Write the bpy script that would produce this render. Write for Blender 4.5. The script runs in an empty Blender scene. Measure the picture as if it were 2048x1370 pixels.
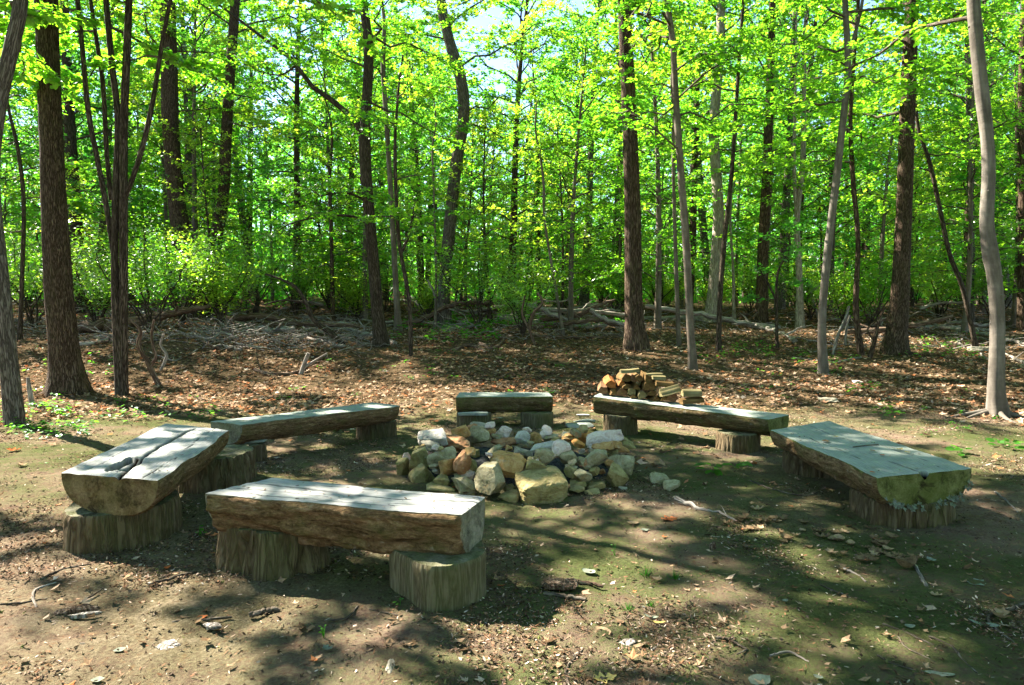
import bpy, math, random
import numpy as np
from mathutils import Vector
PI = math.pi
rs = np.random.RandomState(7)
random.seed(7)
sc = bpy.context.scene
COL = sc.collection

# ------------------------------------------------------------------ camera
F = 1365.33          # focal length in pixels of the 2048 px wide photograph (24 mm lens)
PITCH = math.atan(85 / F)
EYE = 1.5
cp, sp = math.cos(PITCH), math.sin(PITCH)
def ray(px, py):
    X, Y = (px - 1024) / F, (685 - py) / F
    return np.array([X, cp + Y * sp, -sp + Y * cp])
def at_z(px, py, z):
    d = ray(px, py); t = (z - EYE) / d[2]
    return np.array([0, 0, EYE]) + d * t
def at_y(px, py, y):
    d = ray(px, py); t = y / d[1]
    return np.array([0, 0, EYE]) + d * t

# ------------------------------------------------------------------ noise
def _hash(ix, iy, iz, seed):
    h = (ix * 374761393 + iy * 668265263 + iz * 2147483647 + seed * 144269) & 0x7fffffff
    h = ((h ^ (h >> 13)) * 1274126177) & 0x7fffffff
    h = ((h ^ (h >> 16)) * 69069 + 12345) & 0x7fffffff
    return ((h >> 8) & 0xffff) / 65535.0
def vnoise(P, seed=0):
    P = np.asarray(P, dtype=np.float64)
    i = np.floor(P).astype(np.int64); f = P - i
    f = f * f * (3 - 2 * f)
    r = 0
    for dx in (0, 1):
        wx = f[..., 0] if dx else 1 - f[..., 0]
        for dy in (0, 1):
            wy = f[..., 1] if dy else 1 - f[..., 1]
            for dz in (0, 1):
                wz = f[..., 2] if dz else 1 - f[..., 2]
                r = r + wx * wy * wz * _hash(i[..., 0] + dx, i[..., 1] + dy, i[..., 2] + dz, seed)
    return r * 2 - 1
def fbm(P, seed=0, octaves=3, gain=0.5):
    P = np.asarray(P, dtype=np.float64); a, r = 1.0, 0
    for o in range(octaves):
        r = r + a * vnoise(P * 2 ** o, seed + o * 17); a *= gain
    return r
def p3(x, y, z=0.0):
    x = np.asarray(x, float); y = np.asarray(y, float)
    return np.stack(np.broadcast_arrays(x, y, np.asarray(z, float)), -1)
def sstep(t):
    t = np.clip(t, 0, 1); return t * t * (3 - 2 * t)

# ------------------------------------------------------------------ terrain
def ground_z(x, y):
    x = np.asarray(x, float); y = np.asarray(y, float)
    r = 0.72 * sstep((y - 8.7) / 12.5) + 0.50 * sstep((y - 19.5) / 8.0) + 4.0 * sstep((y - 46) / 50)
    left = sstep((-x - 1.0) / 7.0)
    r = r + left * 0.22 * sstep((y - 9.5) / 6.0)
    r = r + 0.10 * fbm(p3(x * 0.35, y * 0.35), 3, 2) * sstep((y - 8.5) / 4)
    r = r + 0.022 * fbm(p3(x * 0.8, y * 0.8), 5, 2)
    return r
_tx, _ty = np.arange(-75, 75.01, .1), np.arange(-2, 95.01, .1)
_TAB = ground_z(*np.meshgrid(_tx, _ty))
def _look(x, y):
    fx = np.clip((np.asarray(x) + 75) / .1, 0, len(_tx) - 1.001); fy = np.clip((np.asarray(y) + 2) / .1, 0, len(_ty) - 1.001)
    i = fx.astype(int); j = fy.astype(int); u = fx - i; v = fy - j
    return (_TAB[j, i] * (1 - u) + _TAB[j, i + 1] * u) * (1 - v) + (_TAB[j + 1, i] * (1 - u) + _TAB[j + 1, i + 1] * u) * v
def gz(x, y): return float(_look(np.array([x]), np.array([y]))[0])
_T = 1.5 * 1.0025 ** np.arange(1650)
def at_g(px, py):
    d = ray(px, py); P = np.array([0, 0, EYE]) + d * _T[:, None]
    below = P[:, 2] < _look(P[:, 0], P[:, 1])
    k = int(np.argmax(below)) if below.any() else len(_T) - 1
    t = np.linspace(_T[max(k - 1, 0)], _T[k], 24); P = np.array([0, 0, EYE]) + d * t[:, None]
    below = P[:, 2] < _look(P[:, 0], P[:, 1]); m = int(np.argmax(below)) if below.any() else 23
    p = P[m].copy(); p[2] = gz(p[0], p[1]); return p

# ------------------------------------------------------------------ mesh helpers
class Acc:
    def __init__(s): s.V = []; s.Q = []; s.T = []; s.G = []; s.n = 0; s.MQ = []; s.MT = []
    def add(s, V, Q=None, T=None, grain=None, m=0):
        V = np.asarray(V, float).reshape(-1, 3)
        s.V.append(V); s.G.append(V if grain is None else np.asarray(grain, float).reshape(-1, 3))
        if Q is not None and len(Q):
            Q = np.asarray(Q, int).reshape(-1, 4) + s.n; s.Q.append(Q); s.MQ.append(np.full(len(Q), m))
        if T is not None and len(T):
            T = np.asarray(T, int).reshape(-1, 3) + s.n; s.T.append(T); s.MT.append(np.full(len(T), m))
        s.n += len(V)
    def mesh(s, name, origin=(0, 0, 0), smooth=True, grain=True):
        V = (np.concatenate(s.V) if s.V else np.zeros((0, 3))) - np.asarray(origin, float)
        Q = np.concatenate(s.Q) if s.Q else np.zeros((0, 4), int)
        T = np.concatenate(s.T) if s.T else np.zeros((0, 3), int)
        me = bpy.data.meshes.new(name)
        me.vertices.add(len(V)); me.vertices.foreach_set('co', V.astype(np.float32).ravel())
        L = np.concatenate([Q.ravel(), T.ravel()])
        me.loops.add(len(L)); me.loops.foreach_set('vertex_index', L.astype(np.int32))
        nq, nt = len(Q), len(T)
        me.polygons.add(nq + nt)
        st = np.concatenate([np.arange(nq) * 4, nq * 4 + np.arange(nt) * 3])
        me.polygons.foreach_set('loop_start', st.astype(np.int32))
        mi = np.concatenate(([np.concatenate(s.MQ)] if s.MQ else []) + ([np.concatenate(s.MT)] if s.MT else []) or [np.zeros(0)])
        me.polygons.foreach_set('material_index', mi.astype(np.int32))
        me.polygons.foreach_set('use_smooth', np.full(nq + nt, bool(smooth)))
        if grain:
            a = me.attributes.new('grain', 'FLOAT_VECTOR', 'POINT')
            a.data.foreach_set('vector', np.concatenate(s.G).astype(np.float32).ravel())
        me.update(calc_edges=True); me.validate()
        return me

def link(name, me, mats, parent=None, loc=None):
    o = bpy.data.objects.new(name, me); COL.objects.link(o)
    if me is not None:
        if not isinstance(mats, (list, tuple)): mats = [mats]
        if len(me.materials) == 0:
            for m in mats: me.materials.append(m)
    if parent is not None: o.parent = parent
    if loc is not None: o.location = [float(v) for v in loc]
    return o
def tag(o, label, cat, group=None, kind=None):
    o['label'] = label; o['category'] = cat
    if group: o['group'] = group
    if kind: o['kind'] = kind
    return o
def thing(name, label, cat, loc, group=None):
    o = bpy.data.objects.new(name, None); COL.objects.link(o)
    o.location = [float(v) for v in loc]; o.empty_display_size = 0.2
    return tag(o, label, cat, group)
def obj(name, acc, mats, parent, smooth=True):
    return link(name, acc.mesh(name, origin=tuple(parent.location) if parent else (0, 0, 0), smooth=smooth), mats, parent)
def solo(name, acc, mats, loc, label, cat, group=None, kind=None, smooth=True):
    o = link(name, acc.mesh(name, origin=loc, smooth=smooth), mats, None, loc)
    return tag(o, label, cat, group, kind)

def spline(P, n):
    P = np.asarray(P, float)
    if len(P) == 2:
        t = np.linspace(0, 1, n)[:, None]; return P[0] * (1 - t) + P[1] * t
    d = np.r_[0, np.cumsum(np.linalg.norm(np.diff(P[:, :3], axis=0), axis=1) + 1e-6)]
    t = np.linspace(0, d[-1], n)
    m = np.zeros_like(P)
    m[1:-1] = (P[2:] - P[:-2]) / (d[2:] - d[:-2])[:, None]
    m[0] = (P[1] - P[0]) / (d[1] - d[0]); m[-1] = (P[-1] - P[-2]) / (d[-1] - d[-2])
    k = np.clip(np.searchsorted(d, t, 'right') - 1, 0, len(P) - 2)
    h = (d[k + 1] - d[k])[:, None]; s = ((t - d[k]) / h[:, 0])[:, None]
    return ((2 * s**3 - 3 * s**2 + 1) * P[k] + (s**3 - 2 * s**2 + s) * h * m[k]
            + (-2 * s**3 + 3 * s**2) * P[k + 1] + (s**3 - s**2) * h * m[k + 1])

def tube(acc, path, rad, sides=8, disp=None, cap=True, m=0, capm=None):
    """swept tube; disp(theta, length) -> factor on radius"""
    path = np.asarray(path, float); n = len(path)
    rad = np.broadcast_to(np.asarray(rad, float), (n,))
    T = np.gradient(path, axis=0); T /= np.linalg.norm(T, axis=1)[:, None] + 1e-9
    ref = np.array([0, 0, 1.0]) if abs(T[n // 2, 2]) < 0.75 else np.array([1.0, 0, 0])
    U = np.cross(T, ref); U /= np.linalg.norm(U, axis=1)[:, None] + 1e-9
    W = np.cross(U, T)
    th = np.linspace(0, 2 * PI, sides, endpoint=False)
    ln = np.r_[0, np.cumsum(np.linalg.norm(np.diff(path, axis=0), axis=1))]
    TH, LN = np.meshgrid(th, ln)
    R = rad[:, None] * np.ones_like(TH)
    if disp is not None: R = R * disp(TH, LN, R)
    V = path[:, None, :] + R[..., None] * (np.cos(TH)[..., None] * U[:, None] + np.sin(TH)[..., None] * W[:, None])
    r0 = rad.max()
    G = np.stack([np.cos(TH) * r0, np.sin(TH) * r0, LN], -1)
    i, j = np.meshgrid(np.arange(n - 1), np.arange(sides), indexing='ij')
    a = i * sides + j; b = i * sides + (j + 1) % sides
    Q = np.stack([a, b, b + sides, a + sides], -1).reshape(-1, 4)[:, ::-1]
    acc.add(V.reshape(-1, 3), Q, grain=G.reshape(-1, 3), m=m)
    if cap:
        cm = m if capm is None else capm
        for e, flip in ((0, False), (n - 1, True)):
            ring = V[e]; c = ring.mean(0)
            VV = np.vstack([ring, c[None]]); k = np.arange(sides)
            Tt = np.stack([k, (k + 1) % sides, np.full(sides, sides)], -1)
            if flip: Tt = Tt[:, ::-1]
            acc.add(VV, T=Tt, grain=np.vstack([G[e], [[0, 0, ln[e]]]]), m=cm)

def prisms(acc, A, B, r0, r1):
    A = np.asarray(A, float); B = np.asarray(B, float); n = len(A)
    if n == 0: return
    D = B - A; D /= np.linalg.norm(D, axis=1)[:, None] + 1e-9
    U = np.cross(D, [0.13, 0.21, 0.97]); U /= np.linalg.norm(U, axis=1)[:, None] + 1e-9
    W = np.cross(U, D)
    V = np.zeros((n, 6, 3)); G = np.zeros((n, 6, 3))
    for k in range(3):
        c, s_ = math.cos(2.094 * k), math.sin(2.094 * k)
        V[:, k] = A + (U * c + W * s_) * np.reshape(r0, (-1, 1))
        V[:, 3 + k] = B + (U * c + W * s_) * np.reshape(r1, (-1, 1))
    G[:] = V
    Q = np.array([[k, (k + 1) % 3, 3 + (k + 1) % 3, 3 + k] for k in range(3)])
    Q = (Q[None] + (np.arange(n) * 6)[:, None, None]).reshape(-1, 4)
    acc.add(V.reshape(-1, 3), Q, grain=G.reshape(-1, 3))

LEAF = {
    'maple': np.array([[0, 0], [.42, .50], [.50, .20], [1, 0], [.50, -.20], [.42, -.50]]),
    'beech': np.array([[0, 0], [.30, .29], [.72, .24], [1, 0], [.72, -.24], [.30, -.29]]),
    'sliver': np.array([[0, 0], [.30, .05], [.70, .04], [1, 0], [.70, -.04], [.30, -.05]]),
    'long': np.array([[0, 0], [.30, .17], [.70, .16], [1, 0], [.70, -.16], [.30, -.17]]),
}
def leaves(acc, P, D, N, size, shape='beech', fold=0.22, curl=0.0):
    n = len(P)
    if n == 0: return
    D = D / (np.linalg.norm(D, axis=1)[:, None] + 1e-9)
    S = np.cross(N, D); S /= np.linalg.norm(S, axis=1)[:, None] + 1e-9
    N = np.cross(D, S)
    tp = LEAF[shape]
    size = np.reshape(size, (-1, 1))
    V = np.zeros((n, 6, 3))
    for k in range(6):
        a, b = tp[k]
        V[:, k] = P + size * (a * D + b * S + (fold * abs(b) + curl * (a - .4) ** 2) * N)
    Q = np.array([[0, 5, 4, 3], [0, 3, 2, 1]])
    Q = (Q[None] + (np.arange(n) * 6)[:, None, None]).reshape(-1, 4)
    acc.add(V.reshape(-1, 3), Q)

# ------------------------------------------------------------------ materials
class NT:
    def __init__(s, name):
        s.mat = bpy.data.materials.new(name); s.mat.use_nodes = True
        s.t = s.mat.node_tree; s.t.nodes.clear()
        s.out = s.t.nodes.new('ShaderNodeOutputMaterial')
    def n(s, typ, **kw):
        nd = s.t.nodes.new(typ)
        for k, v in kw.items():
            if k.startswith('_'): setattr(nd, k[1:], v)
        for k, v in kw.items():
            if k.startswith('_'): continue
            sock = nd.inputs[int(k[1:])] if k[0] == 'i' and k[1:].isdigit() else nd.inputs[k.replace('__', ' ')]
            if isinstance(v, bpy.types.NodeSocket): s.t.links.new(v, sock)
            else: sock.default_value = v
        return nd
    def grain(s, scale=(1, 1, 1), attr=True):
        if attr: v = s.n('ShaderNodeAttribute', _attribute_name='grain').outputs['Vector']
        else: v = s.n('ShaderNodeTexCoord').outputs['Object']
        return s.n('ShaderNodeMapping', Vector=v, Scale=scale).outputs[0]
    def noise(s, vec, scale, detail=4, rough=0.6, dist=0.0):
        return s.n('ShaderNodeTexNoise', Vector=vec, Scale=scale, Detail=detail, Roughness=rough, Distortion=dist).outputs['Fac']
    def ramp(s, fac, stops):
        nd = s.n('ShaderNodeValToRGB', Fac=fac); cr = nd.color_ramp
        while len(cr.elements) < len(stops): cr.elements.new(0.5)
        for e, (p, c) in zip(cr.elements, stops):
            e.position = p; e.color = tuple(c) + (1,) if len(c) == 3 else c
        return nd.outputs['Color']
    def rampf(s, fac, a, b):
        return s.n('ShaderNodeMapRange', Value=fac, i1=a, i2=b).outputs[0]
    def mix(s, fac, a, b, mode='MIX'):
        nd = s.t.nodes.new('ShaderNodeMix'); nd.data_type = 'RGBA'; nd.blend_type = mode
        for i, v in ((0, fac), (6, a), (7, b)):
            if isinstance(v, bpy.types.NodeSocket): s.t.links.new(v, nd.inputs[i])
            else: nd.inputs[i].default_value = (tuple(v) + (1,)) if isinstance(v, (tuple, list)) and len(v) == 3 else v
        return nd.outputs[2]
    def math(s, op, a, b=0.0):
        return s.n('ShaderNodeMath', _operation=op, i0=a, i1=b).outputs[0]
    def bump(s, h, strength=0.5, dist=0.02, normal=None):
        kw = dict(Height=h, Strength=strength, Distance=dist)
        if normal is not None: kw['Normal'] = normal
        return s.n('ShaderNodeBump', **kw).outputs[0]
    def done(s, shader):
        s.t.links.new(shader, s.out.inputs['Surface']); return s.mat
    def pbr(s, color, rough=0.85, normal=None, spec=0.3):
        if not isinstance(spec, bpy.types.NodeSocket): spec *= .22
        kw = {'Base__Color': color, 'Roughness': rough, 'Specular__IOR__Level': spec}
        if normal is not None: kw['Normal'] = normal
        return s.done(s.n('ShaderNodeBsdfPrincipled', **kw).outputs[0])

def bark_mat(name, dark, mid, light, furrow=1.0, zs=0.16, sc_=34, moss=0.25):
    t = NT(name)
    v = t.grain((1, 1, zs))
    w = t.noise(v, 9, 3)
    vd = t.n('ShaderNodeVectorMath', _operation='ADD', i0=v, i1=t.n('ShaderNodeTexNoise', Vector=v, Scale=14, Detail=2).outputs['Color']).outputs[0]
    vd2 = t.n('ShaderNodeMapping', Vector=vd, Scale=(1, 1, 1)).outputs[0]
    rd = t.math('ABSOLUTE', t.math('SUBTRACT', t.noise(v, sc_ * .75, 3, .55, .4), .5))
    nz = t.noise(v, sc_ * 1.6, 5, 0.7)
    fl_ = t.noise(t.grain((1, 1, .8)), sc_ * 1.3, 4, .7)
    h = t.math('ADD', t.rampf(rd, 0.0, 0.12), t.math('ADD', t.math('MULTIPLY', nz, 0.55), t.math('MULTIPLY', fl_, .35)))
    c = t.ramp(t.rampf(h, 0.35, 1.75), [(0, dark), (0.5, mid), (1, light)])
    big = t.noise(t.grain((1, 1, .5)), 2.2, 4)
    c = t.mix(t.math('MULTIPLY', t.rampf(big, 0.5, 0.75), moss), c, (0.055, 0.07, 0.022))
    lich = t.rampf(t.noise(t.grain((1, 1, .8)), 5.5, 5), 0.6, 0.72)
    c = t.mix(t.math('MULTIPLY', lich, 0.35), c, light)
    n_ = t.bump(h, 0.9 * furrow, 0.02)
    return t.pbr(c, 0.9, n_, 0.15)
def smooth_bark_mat(name, dark, mid, light):
    t = NT(name)
    v = t.grain((1, 1, .35)); v2 = t.grain((.6, .6, 3.5))
    a = t.noise(v, 5, 5, 0.65); b = t.noise(v2, 5, 3, 0.6)
    c = t.ramp(t.rampf(t.math('ADD', a, t.math('MULTIPLY', b, .25)), .35, .85), [(0, dark), (.5, mid), (1, light)])
    sp_ = t.rampf(t.noise(t.grain((1, 1, 1)), 38, 3), .62, .72)
    c = t.mix(t.math('MULTIPLY', sp_, .4), c, light)
    return t.pbr(c, .85, t.bump(t.math('ADD', b, t.math('MULTIPLY', a, .5)), .35, .012), .2)

M = {}
M['bark_oak'] = bark_mat('oak_bark', (.016, .011, .007), (.080, .055, .036), (.18, .13, .09), sc_=52, zs=.2)
M['bark_brown'] = bark_mat('brown_bark', (.018, .012, .008), (.078, .052, .034), (.18, .128, .088), sc_=40)
M['bark_dark'] = bark_mat('dark_bark', (.014, .010, .007), (.052, .039, .028), (.13, .10, .074), sc_=46, furrow=.7)
M['bark_grey'] = bark_mat('grey_bark', (.026, .021, .016), (.092, .076, .06), (.20, .172, .14), sc_=44, furrow=.6, moss=.2)
M['bark_pale'] = bark_mat('pale_bark', (.10, .08, .06), (.27, .225, .175), (.45, .39, .32), sc_=36, furrow=.8, moss=.05)
M['bark_beech'] = smooth_bark_mat('smooth_grey_bark', (.045, .038, .03), (.098, .083, .066), (.18, .158, .128))
M['bark_sapling'] = smooth_bark_mat('sapling_bark', (.042, .033, .024), (.095, .076, .056), (.19, .16, .122))
M['twig'] = bark_mat('twig_bark', (.03, .023, .017), (.085, .068, .05), (.18, .15, .118), sc_=70, furrow=.4)
M['deadwood'] = bark_mat('weathered_deadwood', (.08, .066, .053), (.225, .19, .158), (.40, .36, .315), sc_=50, zs=.08, furrow=.5, moss=.14)
M['deadwood_brown'] = bark_mat('brown_deadwood', (.035, .022, .015), (.12, .078, .052), (.26, .19, .14), sc_=50, zs=.08, furrow=.7, moss=.15)
M['bench_bark'] = None

def leaf_mat(name, d0, d1, t0, t1, gloss=0.05, trans=0.66):
    t = NT(name)
    r = t.n('ShaderNodeNewGeometry').outputs['Random Per Island']
    o = t.n('ShaderNodeObjectInfo').outputs['Random']
    f = t.math('ADD', t.math('MULTIPLY', r, .65), t.math('MULTIPLY', o, .35))
    dc = t.mix(f, d0, d1); tc = t.mix(f, t0, t1)
    df = t.n('ShaderNodeBsdfDiffuse', Color=dc).outputs[0]
    tr = t.n('ShaderNodeBsdfTranslucent', Color=tc).outputs[0]
    m1 = t.n('ShaderNodeMixShader', i0=trans, i1=df, i2=tr).outputs[0]
    gl = t.n('ShaderNodeBsdfGlossy', Color=(1, 1, 1, 1), Roughness=.38).outputs[0]
    return t.done(t.n('ShaderNodeMixShader', i0=gloss, i1=m1, i2=gl).outputs[0])
M['leaf'] = leaf_mat('spring_leaf', (.035, .115, .007), (.085, .19, .012), (.10, .40, .012), (.36, .62, .022))
M['leaf_yellow'] = leaf_mat('yellow_green_leaf', (.07, .16, .010), (.15, .23, .018), (.26, .53, .012), (.60, .76, .05))
M['leaf_deep'] = leaf_mat('deep_green_leaf', (.022, .085, .010), (.05, .14, .016), (.045, .30, .02), (.16, .48, .028))
M['leaf_far'] = leaf_mat('distant_leaf', (.03, .12, .016), (.07, .18, .02), (.08, .40, .02), (.22, .56, .035))
M['leaf_laurel'] = leaf_mat('laurel_leaf', (.04, .12, .012), (.09, .18, .018), (.14, .42, .012), (.38, .6, .025), gloss=.08)
M['sprout'] = leaf_mat('sprout_leaf', (.03, .13, .010), (.06, .18, .015), (.07, .30, .012), (.16, .42, .02), gloss=.02)

def litter_mat(name, stops, trans=.12):
    t = NT(name)
    r = t.n('ShaderNodeNewGeometry').outputs['Random Per Island']
    c = t.ramp(r, stops)
    nz = t.noise(t.grain((1, 1, 1), attr=False), 60, 3)
    c = t.mix(t.rampf(nz, .35, .7), c, t.mix(.5, c, (.04, .028, .018)))
    df = t.n('ShaderNodeBsdfDiffuse', Color=c).outputs[0]
    tr = t.n('ShaderNodeBsdfTranslucent', Color=c).outputs[0]
    return t.done(t.n('ShaderNodeMixShader', i0=trans, i1=df, i2=tr).outputs[0])
M['litter'] = litter_mat('fallen_leaf_litter', [(0, (.055, .034, .018)), (.22, (.13, .08, .042)), (.45, (.22, .14, .08)), (.65, (.32, .21, .125)), (.82, (.42, .31, .22)), (.88, (.36, .13, .05)), (.95, (.40, .15, .06)), (1, (.52, .44, .35))])
M['crumbs'] = litter_mat('crumbled_leaf_bits', [(0, (.02, .013, .008)), (.3, (.07, .04, .022)), (.5, (.17, .085, .045)), (.75, (.31, .18, .11)), (.92, (.46, .34, .25)), (1, (.58, .5, .4))])
M['clods'] = litter_mat('soil_crumb', [(0, (.035, .024, .015)), (.5, (.09, .062, .042)), (.85, (.17, .118, .085)), (1, (.10, .11, .03))], .0)
def dead_leaf_mat(name, a, b):
    t = NT(name)
    c = t.mix(t.rampf(t.noise(t.grain((1, 1, 1), attr=False), 45, 5, .7), .35, .68), a, b)
    df = t.n('ShaderNodeBsdfDiffuse', Color=c).outputs[0]
    tr = t.n('ShaderNodeBsdfTranslucent', Color=c).outputs[0]
    return t.done(t.n('ShaderNodeMixShader', i0=.15, i1=df, i2=tr).outputs[0])
M['dl_tan'] = dead_leaf_mat('tan_dead_leaf', (.20, .135, .075), (.33, .235, .14))
M['dl_brown'] = dead_leaf_mat('brown_dead_leaf', (.085, .055, .03), (.20, .135, .075))
M['dl_pale'] = dead_leaf_mat('pale_dead_leaf', (.11, .125, .09), (.20, .215, .16))
M['dl_red'] = dead_leaf_mat('russet_dead_leaf', (.26, .075, .03), (.42, .14, .05))
M['dl_yellow'] = dead_leaf_mat('yellow_dead_leaf', (.40, .27, .08), (.52, .38, .14))

def ground_mat():
    t = NT('woodland_soil')
    v = t.grain((1, 1, 1), attr=False)
    big = t.noise(v, .75, 5, .6); mid = t.noise(v, 5, 5, .65); fine = t.noise(v, 55, 5, .75); grit = t.noise(v, 240, 3, .7)
    soil = t.ramp(t.rampf(t.math('ADD', t.math('MULTIPLY', mid, .5), t.math('MULTIPLY', fine, .6)), .36, .74),
                  [(0, (.045, .029, .020)), (.42, (.155, .105, .074)), (1, (.38, .27, .205))])
    red = t.rampf(t.noise(v, 26, 4, .75), .55, .68)
    soil = t.mix(t.math('MULTIPLY', red, .5), soil, (.22, .105, .058))
    moss = t.ramp(fine, [(.3, (.016, .032, .007)), (.55, (.044, .072, .014)), (.8, (.105, .125, .036))])  # moss, its green pushed to carry the green cast of the shade
    mm = t.rampf(t.math('ADD', t.math('MULTIPLY', big, .6), t.math('ADD', t.math('MULTIPLY', mid, .45), t.math('MULTIPLY', fine, .45))), .635, .785)
    sp0 = t.n('ShaderNodeSeparateXYZ', Vector=t.n('ShaderNodeTexCoord').outputs['Object'])
    bare = t.math('MULTIPLY', t.rampf(sp0.outputs[0], .2, -1.6), t.rampf(sp0.outputs[1], 5.6, 4.2))     # moss thins towards the near left, leaving pinker soil
    bare2 = t.math('MULTIPLY', t.rampf(sp0.outputs[1], 3.9, 4.6), t.rampf(t.noise(v, .9, 2), .45, .6))
    mm = t.math('MULTIPLY', mm, t.math('SUBTRACT', 1.0, t.math('MULTIPLY', t.math('MAXIMUM', bare, t.math('MULTIPLY', bare2, .6)), .5)))
    c = t.mix(t.math('MULTIPLY', mm, .82), soil, moss)
    # leaf mould beyond the clearing
    sx = t.n('ShaderNodeSeparateXYZ', Vector=t.n('ShaderNodeTexCoord').outputs['Object'])
    yy = t.math('ADD', sx.outputs[1], t.math('MULTIPLY', t.math('SUBTRACT', big, .5), 5.0))
    far = t.rampf(yy, 8.6, 10.6)
    mould = t.ramp(fine, [(.3, (.03, .022, .012)), (.55, (.10, .068, .038)), (.8, (.22, .15, .09))])
    c = t.mix(far, c, mould)
    sp_ = t.rampf(grit, .66, .74)
    c = t.mix(t.math('MULTIPLY', sp_, .5), c, (.34, .27, .2))
    h = t.math('ADD', t.math('MULTIPLY', fine, .8), t.math('ADD', t.math('MULTIPLY', grit, .35), t.math('MULTIPLY', mid, .5)))
    return t.pbr(c, .95, t.bump(h, 1.0, .035), 0.0)
M['ground'] = ground_mat()

def wood_top_mat(name, dark, mid, light):
    t = NT(name)
    g = t.grain((1.2, 22, 1)); saw = t.grain((70, 2.0, 1)); iso = t.grain((1, 1, 1))
    fib = t.noise(g, 6, 6, .7, .3); sw = t.noise(saw, 2, 3, .6); blot = t.noise(iso, 3.5, 4)
    c = t.ramp(t.rampf(t.math('ADD', fib, t.math('MULTIPLY', blot, .45)), .45, .95), [(0, dark), (.5, mid), (1, light)])
    c = t.mix(t.math('MULTIPLY', t.rampf(sw, .5, .75), .22), c, dark)
    c = t.mix(t.math('MULTIPLY', t.rampf(t.noise(iso, 7, 5), .58, .7), .3), c, (.12, .14, .085))
    st = t.n('ShaderNodeAttribute', _attribute_name='cavity_shade').outputs['Fac']
    c = t.mix(st, c, (.0025, .0016, .001))  # cracks and holes painted near black, standing in for their shade
    return t.pbr(c, .8, t.bump(t.math('ADD', fib, t.math('MULTIPLY', sw, .6)), .5, .006), t.math('MULTIPLY', t.math('SUBTRACT', 1.0, st), .02))
M['wood_top'] = wood_top_mat('weathered_sawn_wood', (.12, .115, .10), (.235, .23, .21), (.36, .355, .33))
M['wood_top_green'] = wood_top_mat('sky_tinted_sawn_wood', (.105, .12, .095), (.20, .215, .18), (.31, .325, .28))  # greener copy of the bench wood, teal skylight put into the colour
def end_mat(name, a, b, c3, moss):
    t = NT(name)
    v = t.grain((1, 1, 1), attr=False)
    n1 = t.noise(v, 9, 5, .7); n2 = t.noise(v, 60, 4, .7)
    c = t.ramp(t.rampf(t.math('ADD', n1, t.math('MULTIPLY', n2, .5)), .56, .94), [(0, tuple(q * .7 for q in a)), (.5, b), (1, c3)])
    c = t.mix(t.math('MULTIPLY', t.rampf(t.noise(v, 4, 4), .42, .62), moss), c, (.075, .085, .018))
    blot = t.rampf(t.noise(v, 4.2, 5, .75, .8), .57, .66)
    c = t.mix(t.math('MULTIPLY', blot, .8), c, (.018, .012, .007))
    return t.pbr(c, .9, t.bump(t.math('ADD', n1, n2), .7, .012), .15)
M['end_brown'] = end_mat('rough_log_end', (.05, .033, .015), (.12, .082, .04), (.20, .15, .08), .25)
M['end_moss'] = end_mat('mossy_log_end', (.05, .05, .018), (.11, .11, .035), (.18, .17, .07), .7)
M['end_grey'] = end_mat('grey_log_end', (.08, .075, .055), (.16, .15, .11), (.26, .24, .18), .4)
def slab_bark_mat(name, dark, mid, light, moss):
    t = NT(name)
    v = t.grain((.22, 1, 1))
    n1 = t.noise(v, 22, 6, .75, .8); n3 = t.noise(t.grain((.6, 1, 1)), 60, 4, .75)
    n2 = t.noise(t.grain((1, 1, 1)), 6, 4)
    h = t.math('ADD', t.math('MULTIPLY', n1, 1.0), t.math('MULTIPLY', n3, .6))
    c = t.ramp(t.rampf(h, .58, 1.08), [(0, dark), (.5, mid), (1, light)])
    c = t.mix(t.math('MULTIPLY', t.rampf(n2, .48, .66), moss), c, (.07, .082, .02))
    c = t.mix(t.math('MULTIPLY', t.rampf(t.noise(t.grain((.6, 1, 1)), 22, 4), .62, .7), .5), c, (.24, .21, .17))
    return t.pbr(c, .92, t.bump(h, 1.0, .02), .1)
M['slab_bark'] = slab_bark_mat('flaking_log_bark', (.024, .014, .007), (.14, .088, .044), (.31, .215, .125), .32)
M['slab_bark_dark'] = slab_bark_mat('dark_mossy_log_bark', (.018, .012, .006), (.085, .060, .028), (.19, .14, .075), .5)
M['stump_side'] = bark_mat('stump_bark', (.062, .043, .023), (.10, .072, .04), (.15, .113, .068), sc_=34, zs=.16, furrow=.9, moss=.6)
M['stump_bare'] = bark_mat('bare_stump_wood', (.06, .047, .026), (.105, .086, .05), (.165, .14, .09), sc_=64, zs=.10, furrow=.4, moss=.7)
M['stump_top'] = end_mat('stump_top', (.05, .046, .028), (.10, .092, .06), (.18, .16, .115), .5)
M['ash'] = end_mat('charcoal_ash', (.006, .006, .006), (.018, .018, .018), (.06, .06, .058), 0.0)

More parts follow.
